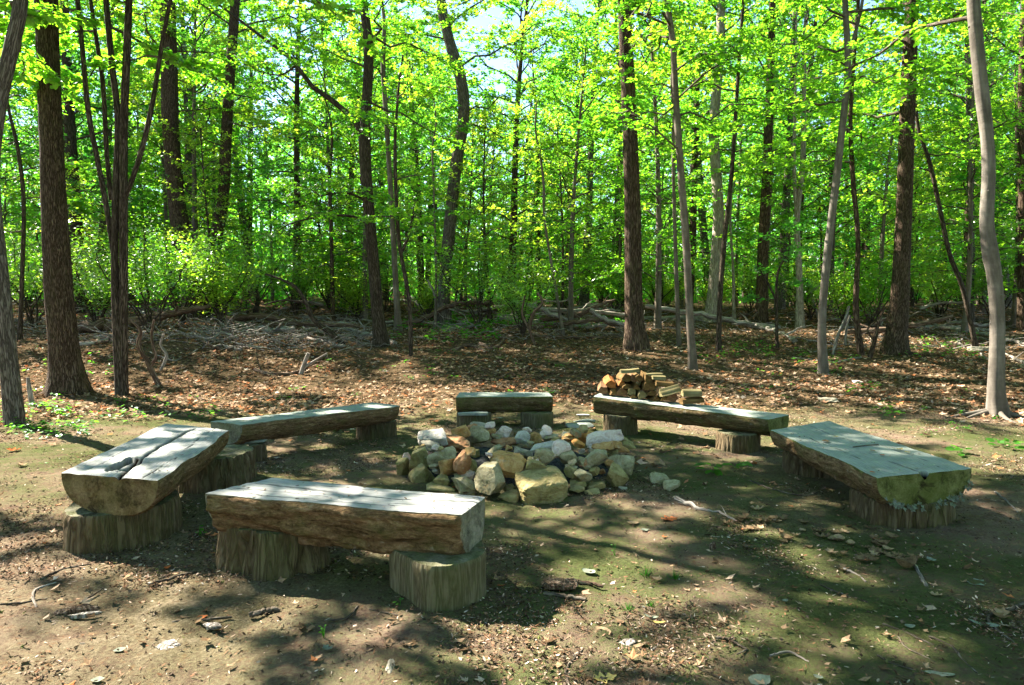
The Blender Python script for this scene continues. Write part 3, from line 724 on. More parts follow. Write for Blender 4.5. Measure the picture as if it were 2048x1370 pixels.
for k_, (x, y) in enumerate([(-13, -1), (-8, -5), (-3.5, -8), (2, -6), (6.5, -8), (10, -3), (13, 3), (-16, 4), (11.5, 9), (-1, -14), (8, -14), (-9, -13), (16, -6), (-18, -7), (15, 12)]):  # out-of-view trees added to make the sky fill dimmer and greener
    place_tree('tall', k_ % 3, x, y, 1.15, k_ * 1.3, 'forest_tree', 'one of the leafy trees added out of view to green and dim the fill', 'trees round the clearing beyond the frame')

# ---- shrubs
def shrub_tpl(seed, H, R, leafm, dens=1.0):
    rng = np.random.RandomState(seed); st, lv = Acc(), Acc()
    for k in range(7):
        a_ = rng.rand() * 6.28; L = H * rng.uniform(.7, 1.1); sp_ = R * rng.uniform(.25, .9); t = np.linspace(0, 1, 9)
        q = np.stack([np.cos(a_) * sp_ * t ** 1.3, np.sin(a_) * sp_ * t ** 1.3, L * t], -1)
        q[1:] += np.cumsum(rng.randn(8, 3) * .035 * H, 0) * .8; q[0, 2] = -.05
        tube(st, q, .022 * (1 - .8 * t) + .003, 6)
        for m in range(4, 9):
            for _ in range(3):
                d = rng.randn(3); d[2] = abs(d[2]) * .5; d /= np.linalg.norm(d); e = q[m] + d * rng.uniform(.2, .5) * R * .6
                prisms(st, [q[m]], [e], np.array([.006]), np.array([.003]))
                n = int(34 * dens)
                P = e + rng.randn(n, 3) * .13 * R
                D = rng.randn(n, 3); D[:, 2] *= .4
                N = np.stack([rng.randn(n) * .6, rng.randn(n) * .6, np.ones(n)], -1)
                leaves(lv, P, D, N, .075 * rng.uniform(.6, 1.2, n), 'long' if seed % 2 else 'beech')
    return st.mesh('stems'), lv.mesh('foliage', smooth=False, grain=False), M[leafm]
SHT = [shrub_tpl(201, 1.7, 1.2, 'leaf_laurel'), shrub_tpl(202, 2.2, 1.4, 'leaf_laurel'), shrub_tpl(203, 1.2, 1.0, 'leaf_yellow'), shrub_tpl(204, 2.0, 1.3, 'leaf')]
def shrub(px, py, k, s, label, group=None):
    p = at_g(px, py)
    th = thing('shrub', label, 'shrub', p, group); th.rotation_euler = (0, 0, random.random() * 6.28); th.scale = (s, s, s * .95)
    link('stems', SHT[k][0], M['bark_dark'], th); link('foliage', SHT[k][1], SHT[k][2], th)
SHRUBS = [
    (70, 655, 1, 1.0, 'laurel shrub filling the gap between the bowed trunk and the massive oak'), (195, 660, 0, 1.1, 'laurel shrub directly behind the multistem clump'),
    (300, 665, 1, 1.0, 'dark twiggy laurel shrub right of the multistem clump'), (365, 650, 3, 1.0, 'leafy shrub hiding the foot of the thick leaning trunk'),
    (440, 650, 2, 1.3, 'yellow-green shrub at the foot of the straight dark trunk'), (505, 640, 1, 1.0, 'laurel shrub right of the two dark trunks'),
    (590, 632, 0, 1.1, 'small laurel shrub behind the crossing grey branches'), (715, 640, 2, 1.2, 'pale green shrub touching the dark brown tree on its left'),
    (855, 640, 2, 1.1, 'low bright shrub left of the crooked trunk'), (960, 655, 1, 1.0, 'laurel shrub with crooked stems right of the crooked trunk'),
    (1045, 672, 0, .9, 'open laurel shrub in front of the log heap at centre'), (1130, 618, 3, 1.0, 'leafy shrub rising behind the log heap'),
    (1205, 616, 0, 1.1, 'laurel shrub behind the heap just left of the tall straight brown trunk'), (1315, 625, 1, 1.0, 'dark shrub behind the tall straight brown trunk'),
    (1500, 628, 1, .9, 'shaded shrub left of the short-looking dark trunk'), (1620, 640, 0, 1.0, 'shrub with drooping leaves behind the sinuous grey trunk'),
    (1690, 655, 2, 1.2, 'bright shrub between sinuous trunk and wavy stem'), (1740, 660, 3, .9, 'leafy shrub hard against the left of the right-hand oak'),
    (1880, 640, 0, 1.1, 'laurel shrub right of the right-hand oak'), (1990, 645, 1, 1.0, 'shrub behind the kinked beech trunk'), (2060, 650, 3, 1.1, 'leafy shrub cut by the right edge'),
    (0, 640, 3, 1.2, 'leafy shrub cut by the left edge'), (1420, 615, 3, 1.0, 'shrub behind the pale sunlit trunk'), (770, 625, 1, 1.0, 'shrub far behind the slim pale grey trunk'),
    (660, 622, 3, 1.1, 'shrub behind the thin bushy sapling'), (1240, 615, 1, 1.0, 'shrub peeping over the logs beside the straight brown trunk'),
]
for s_ in SHRUBS: shrub(*s_[:5])
rngs = np.random.RandomState(88)
for k_ in range(26):
    y = rngs.uniform(22.5, 40); x = rngs.uniform(-(.76 * y), .76 * y)
    th = thing('shrub', 'one of the low leafy shrubs thickening the understory behind the fallen logs', 'shrub', (x, y, gz(x, y)), 'low shrubs of the understory')
    k2 = (3, 2, 3, 0)[rngs.randint(4)]; s2 = rngs.uniform(.7, 1.25)
    th.rotation_euler = (0, 0, rngs.rand() * 6.28); th.scale = (s2 * 1.2, s2 * 1.2, s2)
    link('stems', SHT[k2][0], M['bark_dark'], th); link('foliage', SHT[k2][1], SHT[k2][2], th)

# ---- far-off woods as one mass
def far_woods():
    rng = np.random.RandomState(77); lv = Acc(); st = Acc()
    n = 210000
    y = rng.uniform(48, 78, n); x = rng.uniform(-1, 1, n) * (.85 * y + 6)
    top = 17 + 5.0 * vnoise(p3(x * .11, y * .09), 9) + 2.5 * vnoise(p3(x * .3, y * .3), 10)
    px = 1024 + F * x / y
    for gx_, _ in SKYGAP: top = top - 7 * np.exp(-((px - gx_) / 80) ** 2)
    z = np.where(rng.rand(n) < .68, .1 + (top - .1) * rng.rand(n), 5.0 * rng.rand(n))
    P = np.stack([x, y, z + ground_z(x, y)], -1)
    k = vnoise(P * np.array([.5, .5, .8]), 12) > -.25
    P = P[k]; n = len(P)
    D = rng.randn(n, 3); N = np.stack([rng.randn(n) * .6, rng.randn(n) * .6, np.ones(n)], -1)
    leaves(lv, P, D, N, rng.uniform(.22, .55, n), 'maple')
    m = 120
    y = rng.uniform(47, 74, m); x = rng.uniform(-1, 1, m) * (.85 * y + 4); zz = ground_z(x, y)
    A = np.stack([x, y, zz - .3], -1); B = A + np.stack([rng.randn(m) * .8, rng.randn(m) * .3, rng.uniform(9, 16, m)], -1)
    prisms(lv, A, B, rng.uniform(.1, .25, m), np.full(m, .05))
    return lv
me = far_woods()
fw = link('far_woods', me.mesh('far_woods', smooth=False, grain=False), [M['leaf_far']])
tag(fw, 'dense far-off woods closing the view behind all the trees', 'woods', kind='stuff')

# ------------------------------------------------------------------ benches
def stump_acc(cx, cy, r, z1, seed, ridge=.06, nridge=30, flare=.06, split=None, nseg=144, tilt=(0, 0), notch=None):
    """sawn stump: furrowed side (slot 0), sawn top (slot 1)"""
    acc = Acc(); rng = np.random.RandomState(seed)
    z0 = gz(cx, cy) - .10; th = np.linspace(0, 2 * PI, nseg, endpoint=False); nz_ = 26
    out = 1 + .10 * np.cos(th * 2 + seed) + .05 * np.cos(th * 3 + seed * 2.1) + .03 * np.cos(th * 5 + seed)
    f = np.linspace(0, 1, nz_)
    TH, FZ = np.meshgrid(th, f)
    Z = z0 + (z1 - z0) * FZ
    wv = TH + .05 * vnoise(np.stack([np.cos(TH) * 2, np.sin(TH) * 2, Z * 5], -1), seed + 2)
    rn = vnoise(np.stack([np.cos(wv) * nridge / 6.28, np.sin(wv) * nridge / 6.28, Z * 2.2 + 5], -1), seed)
    groove = -np.exp(-(rn / .16) ** 2)              # furrows where the noise crosses zero
    fine = vnoise(np.stack([np.cos(TH) * 14, np.sin(TH) * 14, Z * 9], -1), seed + 4)
    R = r * (out[None] * (1 + flare * (1 - FZ) ** 2) + ridge * groove + ridge * .35 * fine + ridge * .4 * rn)
    R *= 1 - .035 * np.clip((FZ - .93) / .07, 0, 1) ** 2
    if split is not None:
        dth = (TH - split + PI) % (2 * PI) - PI
        R *= 1 - .22 * np.exp(-(dth / .035) ** 2)
    X = cx + R * np.cos(TH); Y = cy + R * np.sin(TH)
    ZT = Z + FZ ** 3 * (tilt[0] * (X - cx) + tilt[1] * (Y - cy))
    i, j = np.meshgrid(np.arange(nz_ - 1), np.arange(nseg), indexing='ij')
    a = i * nseg + j; b = i * nseg + (j + 1) % nseg
    G = np.stack([np.cos(TH) * r, np.sin(TH) * r, Z], -1)
    acc.add(np.stack([X, Y, ZT], -1), np.stack([a, b, b + nseg, a + nseg], -1), grain=G, m=0)
    rings = [1, .97, .85, .7, .5, .3, .12]; VV = []
    for k in rings:
        x = cx + (X[-1] - cx) * k; y = cy + (Y[-1] - cy) * k
        z = ZT[-1] * k + (z1) * (1 - k) + .006 * vnoise(p3(x * 22, y * 22), seed + 7) * (k < .99)
        VV.append(np.stack([x, y, z], -1))
    V = np.concatenate(VV); nr = len(rings)
    i, j = np.meshgrid(np.arange(nr - 1), np.arange(nseg), indexing='ij')
    a = i * nseg + j; b = i * nseg + (j + 1) % nseg
    k = np.arange(nseg); c = len(V)
    V = np.vstack([V, [[cx, cy, z1]]])
    acc.add(V, np.stack([a, b, b + nseg, a + nseg], -1), np.stack([(nr - 1) * nseg + k, (nr - 1) * nseg + (k + 1) % nseg, np.full(nseg, c)], -1), m=1)
    return acc

def bench(label, A0, A1, B0, B1, t0, t1, stumps, top='wood_top', end='end_brown', barkm='slab_bark', seed=0, cracks=(), holes=(), pu=.85, pq=.9, nu=150, nv=70, curl=.02, bark_amp=.014, moss_rim=0):
    A0, A1, B0, B1 = [np.asarray(v, float) for v in (A0, A1, B0, B1)]
    c = (A0 + A1 + B0 + B1) / 4
    th = thing('log_bench', label, 'bench', (c[0], c[1], gz(c[0], c[1])), 'log benches around the fire ring')
    org = tuple(th.location)
    u = np.linspace(0, 1, nu)
    L = np.linalg.norm((B0 + B1 - A0 - A1) / 2)
    e0 = A0[None] * (1 - u[:, None]) + B0[None] * u[:, None]; e1 = A1[None] * (1 - u[:, None]) + B1[None] * u[:, None]
    hd = (A1 - A0 + B1 - B0); hd /= np.linalg.norm(hd)
    e0 = e0 - hd * (curl * fbm(p3(u * L * 2.2, 0 * u), seed + 1, 3) * 1.0)[:, None]; e1 = e1 + hd * (curl * fbm(p3(u * L * 2.2, 0 * u + 9), seed + 2, 3))[:, None]
    tt = t0 * (1 - u) + t1 * u
    mid = (e0 + e1) / 2; hv = (e1 - e0) / 2; W = np.linalg.norm(hv, axis=1).mean() * 2
    # top
    v = np.linspace(0, 1, nv); U, Vv = np.meshgrid(u, v, indexing='ij')
    Pt = e0[:, None] * (1 - Vv[..., None]) + e1[:, None] * Vv[..., None]
    cavity_shade = np.zeros_like(U); dz = .003 * vnoise(np.stack([U * L * 3, Vv * 12, 0 * U], -1), seed + 3) + .0015 * vnoise(np.stack([U * L * 45, Vv * 3, 0 * U], -1), seed + 4)
    for cr in cracks:   # [(u, v), ...], width m, depth
        q, wd, dp = cr; q = np.array(q); cv = np.interp(U, q[:, 0], q[:, 1]) + .010 * vnoise(np.stack([U * 24, 0 * U, 0 * U], -1), seed + 6)
        ins = (U >= q[0, 0]) & (U <= q[-1, 0])
        fade = np.clip(np.minimum(U - q[0, 0], q[-1, 0] - U) / .06 + (q[0, 0] <= 0) + (q[-1, 0] >= 1), .15, 1)
        d = np.exp(-((Vv - cv) * W / (wd * fade)) ** 2) * ins
        dz -= dp * d * fade; cavity_shade = np.maximum(cavity_shade, np.clip(d * 1.2, 0, 1) * fade)
    for hu, hv_, ru, rv, dp in holes:
        rr = ((U - hu) * L / ru) ** 2 + ((Vv - hv_) * W / rv) ** 2 + .5 * vnoise(np.stack([U * L * 14, Vv * W * 14, 0 * U], -1), seed + 8)
        d = np.clip((1.2 - rr) * 2.2, 0, 1); dz -= dp * d; cavity_shade = np.maximum(cavity_shade, np.clip(d * 1.5, 0, 1))
    edge = np.minimum.reduce([U * L, (1 - U) * L, Vv * W, (1 - Vv) * W])
    dz -= .006 * np.exp(-edge / .006)
    Pt[..., 2] += dz
    acc = Acc(); i, j = np.meshgrid(np.arange(nu - 1), np.arange(nv - 1), indexing='ij'); a = i * nv + j
    flipo = np.cross(B0 - A0, A1 - A0)[2] < 0
    Q = np.stack([a, a + nv, a + nv + 1, a + 1], -1).reshape(-1, 4)
    if flipo: Q = Q[:, ::-1]
    acc.add(Pt, Q, grain=np.stack([U * L, Vv * W, 0 * U], -1), m=0)
    n_top = nu * nv
    # underside
    nth = 44; al = np.linspace(0, PI, nth); U2, AL = np.meshgrid(u, al, indexing='ij')
    cx_ = np.sign(np.cos(AL)) * np.abs(np.cos(AL)) ** pu; sz = np.abs(np.sin(AL)) ** pq
    bul = 1 + .05 * np.sin(AL) 
    lump = 1 + .03 * fbm(np.stack([U2 * L * 1.8, cx_ * 1.5, sz], -1), seed + 11, 3)
    Pu = mid[:, None] - hv[:, None] * (cx_ * bul)[..., None]
    Pu[..., 2] = (mid[:, None, 2] + 0 * U2) - hv[:, None, 2] * cx_ - tt[:, None] * sz * lump
    s_ = np.clip(sz * 6, 0, 1)
    Pu[:, 0] = Pt[:, 0]; Pu[:, -1] = Pt[:, -1]
    i, j = np.meshgrid(np.arange(nu - 1), np.arange(nth - 1), indexing='ij'); a = i * nth + j
    Q2 = np.stack([a, a + 1, a + nth + 1, a + nth], -1).reshape(-1, 4)
    if flipo: Q2 = Q2[:, ::-1]
    G2 = np.stack([U2 * L, cx_ * W / 2, sz * .3], -1)
    acc.add(Pu, Q2, grain=G2, m=1)
    for e in (0, nu - 1):     # end faces as concentric rings
        ring = np.vstack([Pu[e], Pt[e, ::-1][1:-1]]); cc = ring.mean(0); m_ = len(ring); fr = [1, .93, .75, .5, .25]
        VV = np.vstack([cc + (ring - cc) * k for k in fr] + [cc[None]])
        rr = np.random.RandomState(seed + e); VV[m_:] += ((B0 - A0) / L)[None] * (.010 * fbm(VV[m_:] * 14, seed + e, 3))[:, None]
        k = np.arange(m_); qs = []
        for r_ in range(len(fr) - 1):
            qs.append(np.stack([r_ * m_ + k, r_ * m_ + (k + 1) % m_, (r_ + 1) * m_ + (k + 1) % m_, (r_ + 1) * m_ + k], -1))
        Tt = np.stack([(len(fr) - 1) * m_ + k, (len(fr) - 1) * m_ + (k + 1) % m_, np.full(m_, len(VV) - 1)], -1)
        acc.add(VV, np.concatenate(qs), Tt, m=1)
    me = acc.mesh('seat', origin=org, smooth=True)
    at = me.attributes.new('cavity_shade', 'FLOAT', 'POINT'); sv = np.zeros(len(me.vertices), np.float32); sv[:n_top] = cavity_shade.ravel(); at.data.foreach_set('value', sv)
    try: me.set_sharp_from_angle(angle=math.radians(50))
    except Exception: pass
    seat = link('seat', me, [M[top], M[end]], th)
    # bark shell on the round side
    ab = Acc(); inn = np.clip(np.minimum(U2 * L, (1 - U2) * L) / .02, 0, 1) * np.clip(np.minimum(AL, PI - AL) / .12, 0, 1)
    nb = fbm(np.stack([U2 * L * 4, cx_ * W * 12, sz * 4], -1), seed + 21, 4, .6)
    ridge = 1 - 2 * np.abs(vnoise(np.stack([U2 * L * 7, AL * 7, 0 * U2], -1), seed + 23))
    flake = np.where(vnoise(np.stack([U2 * L * 3.5, AL * 3.0, 0 * U2], -1), seed + 25) > -.05, 1, 0) 
    off = (.008 + bark_amp * (.55 * nb + .4 * ridge + .8 * flake)) 
    off = np.maximum(off, .003) * inn - .004 * (1 - inn)
    nrm = np.stack([0 * U2, 0 * U2, 0 * U2], -1)
    hn = hv / np.linalg.norm(hv, axis=1)[:, None]
    nrm = -hn[:, None] * cx_[..., None] * .9; nrm[..., 2] -= sz
    nrm /= np.linalg.norm(nrm, axis=2)[..., None] + 1e-9
    ab.add(Pu + nrm * off[..., None], Q2, grain=G2)
    link('bark', ab.mesh('bark', origin=org, smooth=True), M[barkm], seat)
    for (sx, sy, r, z1, kw, mats) in stumps:
        link('stump', stump_acc(sx, sy, r, z1, **kw).mesh('stump', origin=org, smooth=True), [M[mats[0]], M[mats[1]]], th)
        bpy.context.view_layer.objects  # noqa
    return th, Pt, L

def stump_px(x0, x1, base, top, depth_r=None):
    """stump seen between x0 and x1 whose front foot is at row base and whose front upper rim is at row top"""
    g_ = at_g((x0 + x1) / 2, base); d = g_[1]; r = (x1 - x0) * d / F / 2; r *= .95
    z1 = EYE - (top - 600) * d / F
    return g_[0] * (1 + r / d), d + r * .95, r, z1

SS = ('stump_side', 'stump_top'); SB = ('stump_bare', 'stump_top')
# 1 front
z = .45
s1 = stump_px(427, 652, 1156, 1076); s2 = stump_px(766, 985, 1213, 1136)
B_FRONT = bench('flaking half-log bench nearest the camera, its front bark crumbling', at_z(404, 986, z), at_z(549, 953, z), at_z(924, 1028, z), at_z(968, 994, z), 0.225, .25,
      [(s1[0] + .04, s1[1], s1[2], s1[3], dict(seed=1, ridge=.11, nridge=34, flare=.16), SS), (s2[0] + .01, s2[1], s2[2] * 1.06, s2[3], dict(seed=2, ridge=.018, nridge=60, flare=.0, split=-.15), SB)],
      top='wood_top', end='end_grey', seed=10, cracks=[([(.02, .62), (.25, .60), (.5, .52), (.72, .50), (1, .66)], .006, .02), ([(.1, .12), (.5, .10), (.8, .2)], .003, .006), ([(.3, .8), (.6, .84), (1, .82)], .003, .006), ([(0, .3), (.2, .33), (.45, .3)], .003, .008), ([(.7, .28), (.85, .3), (1, .33)], .004, .01)], pu=.70, pq=.95, bark_amp=.024)
# 2 left
z = .465
s1 = stump_px(123, 366, 1100, 1030); s2 = (-2.43, 5.55, .30, .25)
B_LEFT = bench('broad half-log bench on the left with a dark rot hole in its cracked top', at_z(119, 943, z), at_z(319, 960, z), at_z(334, 846, z), at_z(463, 860, z), .235, .22,
      [(s1[0] + .055, s1[1] - .03, s1[2], .235, dict(seed=3, ridge=.035, nridge=36, flare=.02), SS), (s2[0], s2[1], s2[2], .25, dict(seed=4, ridge=.09, nridge=26, flare=.05), SS)],
      top='wood_top', end='end_brown', seed=20, cracks=[([(.04, .50), (.2, .58), (.36, .50), (.6, .46), (.8, .50), (.97, .56)], .013, .035), ([(.0, .62), (.16, .55), (.3, .48)], .02, .02), ([(0, .2), (.2, .22), (.4, .19)], .003, .008), ([(.5, .8), (.75, .77), (1, .8)], .003, .008), ([(0, .85), (.2, .84), (.35, .87)], .003, .008)], holes=[(.17, .42, .15, .05, .12)], pu=.75, pq=.95, bark_amp=.008)
# 3 back left
z = .372
s1 = stump_px(448, 540, 928, 897); s2 = stump_px(713, 790, 880, 853)
B_BACKL = bench('long half-log bench at the back left, slanting towards the camera', at_z(480, 848, z), at_z(424, 842, z), at_z(800, 811, z), at_z(744, 804, z), .20, .17,
      [(s1[0] - .02, s1[1] - .05, s1[2], .165, dict(seed=5, ridge=.05, nridge=28), SS), (s2[0], s2[1], s2[2], .185, dict(seed=6, ridge=.05, nridge=26), SS)],
      top='wood_top_green', end='end_grey', seed=30, cracks=[([(.0, .5), (.3, .6), (.5, .55), (.62, .5)], .006, .012)], pu=.7, pq=.85, bark_amp=.010)
# 4 back centre
z = .366
s1 = stump_px(914, 983, 857, 830); s2 = stump_px(1039, 1109, 855, 830)
B_BACK = bench('short mossy half-log bench straight behind the fire ring', at_z(912, 793, z), at_z(919, 784.5, z), at_z(1106, 792, z), at_z(1097, 784.5, z), .195, .195,
      [(s1[0], s1[1] - .05, s1[2], .178, dict(seed=7, ridge=.02, nridge=40, flare=.0), SB), (s2[0], s2[1] - .05, s2[2], .178, dict(seed=8, ridge=.02, nridge=40, flare=.0), SB)],
      top='wood_top_green', end='end_moss', barkm='slab_bark_dark', seed=40, pu=.45, pq=.6, bark_amp=.014)
# 5 back right
s1 = stump_px(1199, 1276, 870, 828); s2 = stump_px(1428, 1521, 905, 864)
A5 = (at_z(1188, 792, .425), at_z(1198, 786, .425), at_z(1538, 838, .352), at_z(1578, 829, .352))
B_WOOD = bench('long half-log bench at the back right carrying the firewood', A5[0], A5[1], A5[2], A5[3], .20, .17,
      [(s1[0], s1[1] - .04, s1[2], .235, dict(seed=9, ridge=.05, nridge=44, flare=.08), SS), (s2[0], s2[1] - .04, s2[2], .185, dict(seed=11, ridge=.05, nridge=30, flare=.03), SS)],
      top='wood_top_green', end='end_moss', barkm='slab_bark_dark', seed=50, pu=.6, pq=.75, bark_amp=.010)
# 6 right
z = .36
s1 = stump_px(1692, 1896, 1056, 1016); s2 = stump_px(1568, 1688, 962, 905)
B_RIGHT = bench('wide plank-like half-log bench on the right with a mossy near end', at_z(1757, 953, z), at_z(1944, 936, z), at_z(1539, 859, z), at_z(1657, 841, z), .22, .19,
      [(s1[0], s1[1] - .02, s1[2], .15, dict(seed=12, ridge=.11, nridge=22, flare=.04), SS), (s2[0] + .05, s2[1] + .08, s2[2] * 1.1, .18, dict(seed=13, ridge=.09, nridge=26, flare=.02), SS)],
      top='wood_top_green', end='end_moss', seed=60, cracks=[([(0, .48), (.08, .46), (.2, .42)], .008, .02), ([(.2, .2), (.5, .23), (.8, .2)], .003, .007), ([(0, .75), (.3, .78), (.55, .74)], .003, .008), ([(.5, .6), (.75, .57), (1, .6)], .004, .01)], holes=[(.005, .49, .03, .03, .04)], pu=.72, pq=.85, bark_amp=.018)

ICO3, ICO4 = ico(4), ico(5)
def stone_mesh(sx, sy, sz, seed, cuts=9, rough=.03, box=0.5, big=False):
    rng = np.random.RandomState(seed); V, T = ICO4 if big else ICO3; V = V.copy()
    p = 2 + 5 * box
    V = V / (np.sum(np.abs(V) ** p, axis=1) ** (1 / p))[:, None]
    for _ in range(cuts):
        n = rng.randn(3); n /= np.linalg.norm(n); d = rng.uniform(.52, .92)
        ov = np.maximum(V @ n - d, 0); V -= ov[:, None] * n * .94
    V /= np.abs(V).max(0)
    V *= 1 + rough * fbm(V * 2.2 + seed, seed, 3)[:, None] + rough * .45 * vnoise(V * 9 + seed, seed + 1)[:, None]
    return V * np.array([sx, sy, sz]) / 2, T
SG = 'stones of the fire ring'
def stone(px, py, w_, h_, d, mat, label, tilt=0.0, box=.35, dep=None, group=SG, name='stone', rough=.05, z=None):
    p = at_y(px, py, d); s = d / F; sx, sz = w_ * s, h_ * s
    seed = int(px * 7 + py)
    t = math.radians(tilt)
    k = 1 - .25 * abs(math.sin(t)); sx *= k
    sy = dep if dep else max(min(sx, sz * 2.2), sz) * .95
    k = 1.0 + .17 * (1 - min(box, 1)); sx *= k; sz *= k
    V, T = stone_mesh(sx, sy, sz, seed, box=box, rough=rough, big=w_ > 60, cuts=1 if w_ > 88 else 8)
    ry = random.Random(seed).uniform(-.3, .3)
    R = np.array([[math.cos(t), 0, -math.sin(t)], [0, 1, 0], [math.sin(t), 0, math.cos(t)]])
    Rz = np.array([[math.cos(ry), -math.sin(ry), 0], [math.sin(ry), math.cos(ry), 0], [0, 0, 1]])
    tl = np.array([[1, 0, 0], [0, math.cos(.18), -math.sin(.18)], [0, math.sin(.18), math.cos(.18)]])
    V = V @ Rz.T @ tl.T @ R.T
    lo = V[:, 2].min() + p[2]
    g0 = gz(p[0], p[1])
    if lo < g0 - .03: p[2] += g0 - .03 - lo
    base = p.copy(); base[2] += V[:, 2].min()
    acc = Acc(); acc.add(V + p, T=T)
    return solo(name, acc, M[mat], base, label, 'stone', group, smooth=False)
